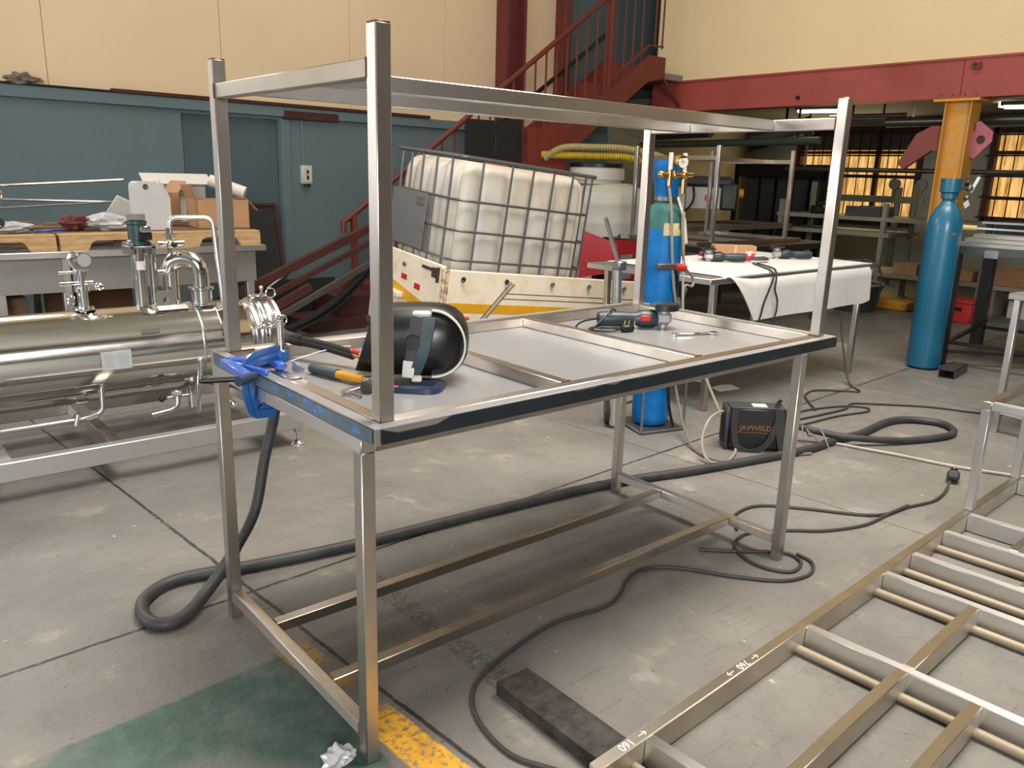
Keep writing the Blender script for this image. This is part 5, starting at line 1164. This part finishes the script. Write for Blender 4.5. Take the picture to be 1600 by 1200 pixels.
obj('hose', MB().tube([(cx_+.02, cy_-.10, 1.40), (cx_+.01, cy_-.13, 1.18), (cx_+.05, cy_-.13, 1.0), (cx_+.15, cy_-.12, .92), (cx_+.14, cy_-.13, .87), (cx_+.06, cy_-.13, .86), (cx_+.10, cy_-.10, .6)], .008, n=8, sm=5), HOSEB, bc)
obj('hose', MB().tube([(cx_+.02, cy_-.12, 1.30), (cx_+.035, cy_-.13, 1.05), (cx_+.055, cy_-.135, .80), (cx_+.08, cy_-.14, .60)], .0075, n=8, sm=5), mat('pale_hose', '#b9b7b0', .5), bc, label='pale grey hose')
obj('tag_strip', MB().bar((cx_-.03, cy_-.11, 1.38), (cx_+.03, cy_-.125, 1.25), .018, .002, 0, up=(0,-1,0)).bar((cx_+.03,cy_-.125,1.25),(cx_+.06,cy_-.125,1.12),.02,.002,0,up=(0,-1,0)), WHITEP, bc)
ck_ = MB()
for k in range(24):
    a = -2.75+k*.105; r = .122+.0*k
    if a > -.6: break
    c = Vector((cx_+r*math.cos(a), cy_+r*math.sin(a), .715-.035*math.sin((a+2.75)/2.15*PI))); 
    ck_.tube([c+Vector((.013*math.cos(q)*-math.sin(a), .013*math.cos(q)*math.cos(a), .006*math.sin(q)*(1 if k % 2 else .4))) for q in [j*PI/4 for j in range(8)]], .0028, n=5, closed=True)
for k in range(10):
    c = Vector((cx_+.10+.014*k, cy_-.075+.006*k, .725+.012*k)); ck_.tube([c+Vector((.012*math.cos(q), 0, .006*math.sin(q))) for q in [j*PI/4 for j in range(8)]], .0028, n=5, closed=True)
obj('chain', ck_, ZINC, bc)
tl = thing('cylinder_trolley', 'rod-framed two-wheel trolley carrying the bright blue gas cylinder', 'trolley', (2.85, 1.6, 0))
fr_ = MB(); r0 = .008
for p, q in (((2.68,1.42,.012),(2.97,1.34,.012)),((2.97,1.34,.012),(3.06,1.60,.012)),((2.68,1.42,.012),(2.78,1.72,.012)),((2.68,1.42,.012),(2.68,1.42,.42)),((2.97,1.34,.012),(2.97,1.34,.42)),((3.06,1.60,.012),(3.06,1.60,.30)),((2.68,1.42,.42),(2.97,1.34,.42)),((2.97,1.34,.42),(3.06,1.6,.42)),((2.78,1.72,.012),(3.06,1.60,.012))): fr_.cyl(p, q, r0, n=8)
obj('rod_frame', fr_, ZINC, tl)
obj('base_plate', MB().prism([(2.69,1.43),(2.96,1.355),(3.05,1.60),(2.78,1.71)], .008, None, (0,0,.012)), MILL, tl)
wl_ = obj('wheel', MB().lathe([(.04,-.02),(.075,-.024),(.098,-.022),(.102,-.012),(.102,.012),(.098,.022),(.075,.024),(.04,.02)], 28, along((.74,-.67,0)), (2.69, 1.70, .103)), RUBBER, tl)
obj('hub', MB().lathe([(.0,-.022),(.03,-.02),(.045,-.01),(.062,-.008),(.062,.008),(.045,.01),(.0,.022)], 20, along((.74,-.67,0)), (2.69, 1.70, .103)), DULL, wl_)
obj('wheel', MB().lathe([(.04,-.02),(.098,-.022),(.102,-.012),(.102,.012),(.098,.022),(.04,.02)], 28, along((.74,-.67,0)), (3.13, 1.72, .103)), RUBBER, tl)
obj('axle', MB().cyl((2.69, 1.70, .103), (3.13, 1.72, .103), .010, n=8), ZINC, tl)
obj('back_post', MB().cyl((2.655, 1.62, .02), (2.60, 1.62, 1.0), .028, n=16), STEEL2, tl)
obj('handle_tube', MB().cyl((2.60, 1.60, .98), (2.46, 1.60, 1.26), .013, n=12), STEEL2, tl)
hn = obj('torch_holder', MB().ob((2.60, 1.60, .99), (.07, .06, .05), None, .008), ZINC, tl)
tt = thing('spare_torch', 'red-ended torch hooked on the trolley across the bright blue cylinder', 'torch', (2.80, 1.38, .98))
obj('clamp', MB().bar((2.68, 1.39, 1.0), (2.82, 1.37, .995), .03, .035, .006), mat('grey_brown_torch_body','#57504a',.5,.4), tt); obj('grip', MB().cyl((2.81, 1.372, .995), (2.89, 1.36, .985), .022, .02, 14), REDPL, tt, label='red grip')
obj('cable', MB().tube([(2.82, 1.37, .975), (2.845, 1.37, .90), (2.845, 1.38, .75), (2.85, 1.385, .5), (2.86, 1.38, .2), (2.9, 1.36, .03)], .009, n=8, sm=5), BLACK, tt)

# ------------------------------------------------------------------ felt-covered stainless table behind the trolley
ft_ = thing('long_table', 'long stainless table partly covered with off-white felt', 'table', (4.35, 2.0, 0))
obj('top', MB().box(3.30, 5.42, 1.47, 2.55, .845, .882, b=.003), STEEL2, ft_)
for x in (3.42, 5.32):
    for y in (1.53, 2.45): obj('leg', MB().box(x-.02, x+.02, y-.02, y+.02, 0, .845, b=.003), STEEL, ft_)
for x in (3.42, 5.32): obj('end_rail', MB().box(x-.018, x+.018, 1.55, 2.43, .19, .228), STEEL, ft_)
for y in (1.85, 2.15): obj('long_rail', MB().box(3.44, 5.30, y-.018, y+.018, .19, .228), STEEL, ft_)
obj('brace', MB().bar((5.32, 1.62, .845), (5.32, 1.53, .72), .02, .02), STEEL, ft_)
rows = []; nxx = 40
for j in range(16):
    row = []
    for i in range(nxx+1):
        t = i/nxx; x = 3.46+1.86*t
        if j < 7: y = 2.50-(2.50-1.53)*j/6; z = .888
        else:
            k = (j-6)/9; drop = .30+.0*t
            lf_ = max(0, min(1, (x-3.46)/.28)); drop *= (lf_**1.3) if lf_ < 1 else 1
            rt = max(0, (x-5.1)/.22); drop *= 1-.16*rt*rt+.10*rt
            y = 1.455-.012*k-.010*math.sin(x*7+1)*k; z = .888-drop*k
            if k < .15: y = 1.475; z = .882-drop*k*.6
        z += .002*noise.noise(Vector((x*3, y*3, 0)))
        row.append((x+.02*(0 if j < 7 else (j-6)/9)*math.sin(t*3.1), y, z))
    rows.append(row)
solo('felt_sheet', MB().sheet(rows, .004), CLOTH, 'off-white felt sheet draped over the front of the long table', 'cloth', ang=60)
CZ = .89
bx = thing('cardboard_box', 'flat brown cardboard box on the felt behind the grinder', 'box', (4.68, 2.34, CZ))
bx_m = Rot(0,0,math.radians(-43)); obj('walls', MB().ob((4.72, 2.31, CZ+.045), (.33, .16, .088), bx_m, .003), CARTON, bx); obj('tape', MB().ob((4.72, 2.31, CZ+.045), (.025, .1625, .0895), bx_m, .003), mat('clear_brown_tape','#c9ab80',.3), bx)
gr2 = grinder('dark grinder lying on the felt in front of the cardboard box', (4.34, 1.93, CZ), math.radians(135), 'grinders on the felt sheet')
gr3 = clone(gr2, (5.08, 1.83, CZ), math.radians(138), 'dark grinder at the right end of the felt, tail toward the table edge')
vz = thing('face_visor', 'red, white and purple cap lying behind the grinder on the felt', 'cap', (4.50, 2.0, CZ))
capm = MB(); capm.ball((4.52, 2.02, CZ), .085, (1.05, .95, .85), n=18); capm.v = [Vector((p.x, p.y, max(p.z, CZ+.001))) for p in capm.v]; obj('crown', capm, mat('red_white_cloth', '#d9cfcd', .85, 0., .5, 7., col2='#b8323c', thr=(.47,.5)), vz)
obj('visor_peak', MB().lathe([(.06,.0),(.10,-.01),(.11,-.022),(.108,-.026),(.06,-.004)], 20, Rot(0,-.0,0), (4.49, 1.96, CZ+.045), a0=-2.9, a1=-.6), mat('dark_purple_peak', '#3f3440', .7), vz)
solo('pink_glove', MB().ball((4.28, 2.22, CZ+.035), .055, (1.4, .9, .65), n=16, lump=1.4, seed=11), mat('magenta_glove', '#b23a78', .8, 0., .3, 20., col2='#5a2a55'), 'crumpled magenta glove left of the cardboard box', 'glove')
cable('grinder_cord', [(4.19, 1.77, CZ+.02), (4.10, 1.60, CZ+.008), (4.00, 1.50, CZ+.008), (3.94, 1.437, .87), (3.90, 1.428, .80), (3.84, 1.425, .70), (3.80, 1.42, .60), (3.77, 1.45, .50), (3.80, 1.58, .45)], .006, BLACK, 'left of two black cords hanging down the front of the felt', 'cord')
cable('grinder_cord', [(4.24, 1.77, CZ+.02), (4.17, 1.60, CZ+.008), (4.02, 1.475, CZ+.008), (3.965, 1.43, .86), (3.955, 1.425, .78), (3.99, 1.42, .70), (3.98, 1.42, .60), (3.95, 1.45, .50), (3.92, 1.58, .45)], .006, BLACK, 'right of two black cords hanging down the front of the felt', 'cord')
cable('grinder_cord', [(5.16, 1.78, CZ+.03), (5.22, 1.70, CZ+.02), (5.30, 1.66, CZ+.01), (5.36, 1.60, CZ+.01), (5.40, 1.50, CZ+.005), (5.43, 1.42, .80), (5.43, 1.42, .55)], .006, BLACK, 'black cord running off the right end of the felt table', 'cord')

# ------------------------------------------------------------------ table frame upside down on a dark bench further back
db = thing('welding_bench', 'dark steel bench behind the felt table, carrying an upturned frame', 'bench', (6.4, 3.6, 0))
obj('top', MB().box(5.5, 7.6, 3.02, 4.5, .80, .86, b=.004), DARKST, db)
for x in (5.6, 7.5):
    for y in (3.1, 4.4): obj('leg', MB().box(x-.03, x+.03, y-.03, y+.03, 0, .80), MILL, db)
uf = thing('upturned_stand', 'upside-down stainless table frame, posts in the air, on the dark bench', 'frame', (6.1, 3.6, .86))
for x in (5.72, 7.0):
    for y in (3.26, 4.28):
        obj('post', MB().box(x-.02, x+.02, y-.02, y+.02, .862, 1.80, b=.003), STEEL2 if x < 6 else STEEL, uf)
for x in (5.72, 7.0): obj('end_rail', MB().box(x-.018, x+.018, 3.28, 4.26, 1.665, 1.705), STEEL, uf); 
for y in (3.55, 3.95): obj('long_rail', MB().box(5.74, 6.98, y-.018, y+.018, 1.665, 1.705), STEEL, uf)
for y in (3.26, 4.28): obj('base_rail', MB().box(5.52, 7.3, y-.018, y+.018, .862, .90), STEEL, uf)
for x in (5.6, 6.35, 7.2): obj('base_cross_rail', MB().box(x-.018, x+.018, 3.28, 4.26, .862, .90), STEEL, uf)
for x in (6.55, ): obj('post', MB().cyl((x, 4.28, .90), (x, 4.28, 1.665), .018, n=10), ZINC, uf)

# ------------------------------------------------------------------ teal gas cylinder
tg_ = thing('gas_cylinder', 'tall teal gas cylinder standing by the black bench leg', 'gas cylinder', (6.08, 1.27, 0))
tx_, ty_ = 6.08, 1.27
obj('shell', MB().lathe([(.0,.0),(.10,.0),(.128,.02),(.132,.05),(.132,1.12),(.130,1.18),(.120,1.24),(.098,1.30),(.068,1.345),(.05,1.365),(.046,1.40),(.0,1.40)], 40, None, (tx_, ty_, 0)), TEAL, tg_)
obj('neck_ring', MB().lathe([(.045,1.385),(.062,1.39),(.062,1.43),(.045,1.435)], 24, None, (tx_, ty_, 0)), TEAL, tg_)
obj('valve_guard', MB().lathe([(.058,1.43),(.076,1.44),(.078,1.54),(.070,1.54),(.068,1.445)], 28, None, (tx_, ty_, 0), a0=1.0, a1=5.3), TEAL, tg_)
obj('valve_guard', MB().lathe([(.068,1.52),(.079,1.52),(.079,1.545),(.068,1.545)], 28, None, (tx_, ty_, 0)), TEAL, tg_)
obj('valve', MB().cyl((tx_, ty_, 1.40), (tx_, ty_, 1.50), .016, n=12).cyl((tx_+.03, ty_-.02, 1.475), (tx_+.15, ty_-.09, 1.475), .016, n=10).ball((tx_+.14, ty_-.085, 1.475), .03, n=10).ball((tx_+.13,ty_-.08,1.40),.024,n=10), ZINC, tg_)
obj('valve_knob', MB().cyl((tx_+.10, ty_-.06, 1.52), (tx_+.115, ty_-.085, 1.52), .028, n=16), BLACK, tg_)
obj('regulator_tube', MB().cyl((tx_+.16, ty_-.09, 1.44), (tx_+.21, ty_-.12, 1.56), .014, n=10), WHITEP, tg_)
obj('label_tag', MB().bar((tx_+.02, ty_-.115, 1.335), (tx_+.085, ty_-.12, 1.365), .045, .002, 0, up=(.3,-1,.5)), PAPER, tg_, label='small white label')
for a, z, r_ in ((-2.3, 1.12, .022), (-1.9, 1.05, .010), (-1.5, .40, .010)): obj('paint_chip', MB().lathe([(.1324, z-.01),(.1324, z+.006)], 4, None, (tx_, ty_, 0), a0=a, a1=a+r_/.13*1.8), mat('chipped_primer','#6f5a50',.7), tg_)

# ------------------------------------------------------------------ black steel workbench at the right
kb = thing('black_workbench', 'tall black steel workbench behind the teal gas cylinder', 'bench', (7.0, 1.0, 0))
kd = math.radians(6); KM = Rot(0,0,kd); KC = Vector((6.34, 1.255, 0))
def K_(mb): mb.v = [KM @ p + KC for p in mb.v]; return mb
obj('top', K_(MB().box(-.05, 1.35, -1.9, .08, .955, 1.005, b=.003)), DARKST, kb)
obj('edge_strip', K_(MB().box(-.056, -.05, -1.9, .08, .95, 1.006).box(-.05, .3, .08, .086, .95, 1.006)), MILL, kb)
for x, y in ((0, 0), (1.12, 0), (0, -1.75), (1.12, -1.75)): obj('leg', K_(MB().box(x-.05, x+.05, y-.05, y+.05, 0, .955, b=.004)), DARKST, kb)
for x in (0, 1.12): obj('end_rail', K_(MB().box(x-.015, x+.015, -1.7, -.05, .185, .215)), DARKST, kb)
obj('tie_rail', K_(MB().bar((0, -.05, .2), (1.12, -.05, .25), .03, .03)), DARKST, kb); obj('cross_brace', K_(MB().bar((0, -.06, .12), (1.12, -1.7, .12), .025, .025)), DARKST, kb)
for y in (-.28, -.62): obj('clip', K_(MB().box(-.064, -.056, y-.05, y+.05, .93, .99)), CHROME, kb)
for i in range(3):
    solo('aluminium_bar', K_(MB().box(.02+.05*i, .16+.07*i, -1.85, .02-.05*i, 1.006+.034*i, 1.038+.034*i, b=.002)), mat('dull_aluminium', '#b9b9b4', .4, .85, .1), ('bottom pale metal bar of the stack on the black workbench', 'middle pale metal bar of the stack on the black workbench', 'top pale metal bar of the stack on the black workbench')[i], 'bar')
solo('plastic_wrap', K_(MB().ball((.06, -.95, 1.15), .11, (1.0, 2.0, .45), n=18, lump=.8, seed=12)), BAGP, 'clear plastic wrap lying on the metal bars', 'wrap')
solo('blue_tarp', K_(MB().ball((-.06, -.85, 1.022), .04, (1.2, 7.0, .4), n=16, lump=.6, seed=3)), BLUETARP, 'royal blue plastic strip at the edge of the black workbench', 'tarp')
sc1 = thing('sash_clamp', 'long bar clamp with yellow ends lying on the metal bars', 'clamp', tuple(KM @ Vector((.3,-.4,1.12))+KC))
obj('bar', K_(MB().bar((.25, .03, 1.15), (.45, -.9, 1.135), .03, .015)), CHROME, sc1); obj('grip', K_(MB().cyl((.245, .06, 1.15), (.265, -.06, 1.148), .022, n=12)), mat('pale_yellow_grip','#cfc07a',.5), sc1); obj('jaw', K_(MB().box(.38, .41, -.62, -.58, 1.13, 1.23)), CHROME, sc1)
sc3 = thing('sash_clamp', 'bar clamp behind the yellow-ended one, dark bar, on the black workbench', 'clamp', tuple(KM @ Vector((.7,-.3,1.12))+KC))
obj('bar', K_(MB().bar((.75, .03, 1.18), (.95, -1.1, 1.18), .035, .018)), DULL, sc3); obj('grip', K_(MB().cyl((.83, -.38, 1.18), (.84, -.48, 1.18), .028, n=12)), mat('pale_yellow_grip','#cfc07a',.5), sc3)
obj('prop', K_(MB().box(.78, .82, -.05, .0, 1.006, 1.17).box(.93, .97, -1.05, -1.0, 1.006, 1.17)), DARKST, sc3)
solo('pipe_wrench', K_(MB().bar((1.1, .0, 1.10), (1.2, -.95, 1.12), .05, .18, .01)), DARKST, 'dark long tool at the back of the black workbench', 'tool')

# ------------------------------------------------------------------ under the mezzanine
def lamp(label, c, d, l):
    t = thing('fluorescent_lamp', label, 'lamp', c, 0, 'lamps under the mezzanine'); c = Vector(c); d = Vector(d)
    obj('housing', MB().bar(c-d*l/2, c+d*l/2, .10, .05, .01), mat('lamp_grey', '#8a8a80', .6), t); obj('diffuser', MB().bar(c-d*(l/2-.03)+Vector((0,0,-.035)), c+d*(l/2-.03)+Vector((0,0,-.035)), .085, .05, .02), LAMPE, t)
    obj('hanger', MB().cyl(c, c+Vector((0,0,2.52-c.z)), .006, n=6), ZINC, t)
lamp('lit lamp hanging under the red beam left of the upright post', (9.2, 4.30, 2.42), (.25, -.97, 0), .62)
lamp('lit lamp just right of the yellow column top', (10.3, 2.30, 2.47), (.3, -.95, 0), .50)
solo('round_light', MB().cyl((10.6, 2.62, 2.46), (10.6, 2.62, 2.52), .07, n=16), LAMPE, 'small round ceiling light between the yellow column and the lamp', 'lamp')
for i, (x, y0, y1, z, r, lb) in enumerate(((9.0, -1.5, 3.30, 2.19, .055, 'thick horizontal steel pipe passing behind the yellow column'), (9.3, 3.2, 4.2, 2.30, .03, 'thin dark pipe under the red beam above the window'), (10.0, -2., 5.2, 1.66, .03, 'long thin pipe crossing in front of the barred window'))):
    p_ = thing('steel_pipe', lb, 'pipe', (x, (y0+y1)/2, z)); obj('tube', MB().cyl((x, y0, z), (x, y1, z+.01), r, n=16), mat('greasy_pipe', '#6f6e68', .35, .8), p_)
    for y in (y0+.3, y1-.3): obj('hanger', MB().box(x-.01, x+.01, y-.01, y+.01, z, 2.52), ZINC if i != 1 else DARKST, p_)
for i, (z0, y0, y1, x, lb) in enumerate(((2.13, 6.05, 7.2, 9.3, 'fat dark pipe stored under the mezzanine left of the drill press'), (1.98, 4.2, 7.2, 9.1, 'grey-green long beam below the fat dark pipe'))):
    p_ = thing('stored_pipe', lb, 'pipe', (x, 6, z0))
    obj('tube', MB().cyl((x, y0, z0+.03), (x, y1, z0-.0), .075 if i == 0 else .05, n=18), mat('dark_stored_pipe', '#2d3033', .5, .2) if i == 0 else mat('grey_green_beam', '#4e544e', .5, .2), p_)
    obj('hanger', MB().box(x-.012, x+.012, y0+.3, y0+.33, z0, 2.52).box(x-.012, x+.012, y1-.3, y1-.27, z0, 2.52), DARKST, p_)
du = thing('extractor_duct', 'dark round duct with a wooden patch under the mezzanine soffit', 'duct', (9.8, 4.9, 2.2))
obj('duct', MB().cyl((9.6, 5.6, 2.02), (9.9, 4.8, 2.26), .13, n=18), mat('dark_duct', '#3a3733', .6, .2), du); obj('wood_patch', MB().bar((9.5, 5.3, 1.98), (9.7, 4.8, 2.12), .10, .02), WOODD, du); obj('strap', MB().box(9.74, 9.76, 5.1, 5.13, 2.2, 2.515), DARKST, du)
dp = thing('bench_machine', 'grey-bodied machine with dark cover and yellow knob on the bench behind the cylinder', 'machine', (7.9, 5.2, .92))
MG = mat('light_machine_grey', '#c3c1b9', .5)
MM = Rot(0, 0, math.radians(-48)); MCc = Vector((8.15, 5.22, 0))
def Q_(mb): mb.v = [MM @ p + MCc for p in mb.v]; return mb
obj('cabinet', Q_(MB().box(-.34, .22, -.13, .16, 1.10, 1.40, b=.02)), MG, dp); obj('cover', Q_(MB().box(-.40, .36, -.16, .20, 1.38, 1.53, b=.05)), DKGREY, dp); obj('end_housing', Q_(MB().box(.20, .42, -.17, .2, 1.10, 1.44, b=.03)), DKGREY, dp)
obj('knob', Q_(MB().cyl((.43, -.10, 1.32), (.49, -.10, 1.32), .06, n=18)), HYEL, dp, label='yellow knob'); obj('red_label', Q_(MB().box(.0, .10, -.136, -.129, 1.22, 1.29)), REDPL, dp)
obj('column', Q_(MB().cyl((-.28, 0, .92), (-.28, 0, 1.12), .04, n=14).cyl((.12,0,.92),(.12,0,1.12),.04,n=14)), MILL, dp)
obj('cable', Q_(MB().tube([(-.16, -.15, 1.40), (-.14, -.16, 1.25), (-.2, -.17, 1.12), (-.34, -.17, 1.0), (-.38, -.18, .935)], .014, n=6, sm=5)), BLACK, dp)
mbn = thing('machine_bench', 'timber-topped bench under the grey-bodied machine', 'bench', (8.2, 5.1, 0))
obj('top', MB().box(7.0, 9.6, 4.75, 5.6, .86, .92), mat('oily_bench_wood', '#6b6152', .7, 0., .2), mbn); obj('lower_shelf', MB().box(7.05, 9.5, 4.8, 5.5, .35, .38), WOODD, mbn)
for x in (7.1, 9.4):
    for y in (4.8, 5.5): obj('leg', MB().box(x-.04, x+.04, y-.04, y+.04, 0, .86), DARKST, mbn)
lk = thing('sheet_rack', 'tall rack of dark sheet steel left of the barred window', 'rack', (10.9, 5.9, 0))
obj('back', MB().box(11.2, 11.24, 5.0, 6.6, 0, 1.75), DKGREY, lk); obj('header', MB().box(10.8, 11.22, 5.0, 6.6, 1.55, 1.75), BLACK, lk)
for k in range(5): obj('sheet', MB().box(11.0, 11.02, 5.1+k*.3, 5.34+k*.3, .05, 1.55), mat('dark_sheet_edge', '#4a4a44', .5, .4), lk)
for y in (5.0, 6.6): obj('post', MB().box(10.8, 10.85, y-.03, y+.03, 0, 1.75), DARKST, lk)
# grey shelf unit in front of the window
sh1 = thing('shelf_unit', 'grey steel shelf unit below the barred window, left of the teal cylinder', 'shelf', (9.8, 4.2, 0))
SG = mat('grey_green_shelf_paint', '#8b8a78', .6, 0., .15)
for x, y in ((9.7, 3.5), (9.7, 5.0), (10.5, 3.5), (10.5, 5.0)): obj('post', MB().box(x-.03, x+.03, y-.03, y+.03, 0, 1.25 if x < 10 else 1.5), SG, sh1)
for z in (.32, .82, 1.02): obj('shelf', MB().box(9.66, 10.55, 2.2 if z != .82 else 3.4, 5.05, z, z+.05), SG, sh1)
for y in (2.2,): obj('post', MB().box(9.68, 9.74, y, y+.06, 0, 1.06), SG, sh1)
for x0, y0, w_, h_, m_, lb in ((9.75, 3.02, .3, .14, CARTON, 'open carton on the low shelf left of the teal cylinder'), (9.75, 2.35, .34, .12, CARTON, 'low brown carton on the shelf seen right of the black bench leg')):
    solo('shelf_carton', B(x0, x0+.3, y0, y0+w_, .371, .371+h_), m_, lb, 'box')
solo('dark_vice', MB().box(9.75, 9.95, 4.45, 4.6, 1.07, 1.18, b=.02).box(9.8,10.1,4.5,4.55,1.18,1.24,b=.01), BLACK, 'dark bench vice on the shelf under the barred window', 'vice')
solo('wire_basket', MB().box(9.8, 10.2, 3.62, 4.1, 1.072, 1.09).box(9.8,9.81,3.62,4.1,1.09,1.2).box(10.19,10.2,3.62,4.1,1.09,1.2), MILL, 'grey open tray on the shelf left of the teal cylinder', 'tray')
# rack rails with wheels in front of the window
rk = thing('pipe_rack', 'grey rack with small rollers standing before the barred window', 'rack', (11.7, 4.9, 0))
for y in (4.3, 5.75): obj('upright', MB().box(11.68, 11.74, y-.04, y+.04, 0, 1.45), SG, rk)
obj('cross_bar', MB().box(11.65, 11.7, 3.9, 6.0, 1.22, 1.32), SG, rk)
for y in (3.95, 4.35, 5.45, 5.85): obj('roller', MB().lathe([(.03,-.03),(.08,-.03),(.08,.03),(.03,.03)], 18, along((1,0,0)), (11.65, y, 1.5)), GREYP, rk); obj('roller_arm', MB().box(11.63, 11.67, y-.02, y+.02, 1.3, 1.5), SG, rk)
ls = thing('low_shelf', 'low pale shelf along the back wall behind the black workbench', 'shelf', (10, 1.4, 0))
obj('board', MB().box(9.6, 10.1, -1.5, 2.12, .32, .37), mat('pale_grey_board', '#a5a498', .6), ls); obj('kick_board', MB().box(9.75, 9.78, -1.5, 1.9, .0, .2), WHITEP, ls)
for y in (-1.4, .5, 2.05): obj('bracket', MB().box(9.62, 10.08, y-.03, y+.03, 0, .32), SG, ls)
for i, (y, w_, h_) in enumerate(((1.72, .35, .2), (1.3, .3, .16), (.55, .35, .22))): solo('stored_box', B(9.65, 9.95, y, y+w_, .371, .371+h_, b=.005), CARTON if i != 1 else WOODD, ('brown box on the low shelf right of the teal cylinder', 'dark wooden box on the low shelf behind the black bench', 'brown box on the low shelf right of the rear black bench leg')[i], 'box')
cr = thing('red_crate', 'red plastic crate on the floor behind the black workbench', 'crate', (8.95, 2.05, 0))
obj('tub', MB().box(8.8, 9.2, 1.95, 2.27, 0, .22, b=.01), REDPL, cr); obj('rim', MB().box(8.79, 9.21, 1.94, 2.28, .22, .25, b=.005), REDPL, cr); obj('handle_slot', MB().box(8.796, 8.801, 2.05, 2.16, .13, .17), BLACK, cr)
solo('yellow_case', B(9.0, 9.3, 2.75, 3.25, 0, .12, b=.02), HYEL, 'yellow tool case on the floor left of the teal cylinder', 'case')
bu = thing('tub', 'grey-green round tub on the floor behind the long table leg', 'tub', (8.6, 3.2, 0))
obj('wall', MB().lathe([(.0,0),(.22,0),(.29,.28),(.30,.30),(.30,.33),(.27,.33),(.26,.29),(.20,.02),(.0,.02)], 28, None, (8.6, 3.2, 0)), BUCKET, bu); obj('rim', MB().tube([(8.6+.295*math.cos(k*PI/12), 3.2+.295*math.sin(k*PI/12), .33) for k in range(24)], .018, n=6, closed=True), mat('pale_tub_rim','#7d8580',.5), bu)
# ------------------------------------------------------------------ tidy up
for o in bpy.data.objects:
    if '_m' in o: del o['_m']
    if o.type == 'EMPTY' and o.parent is None: pass
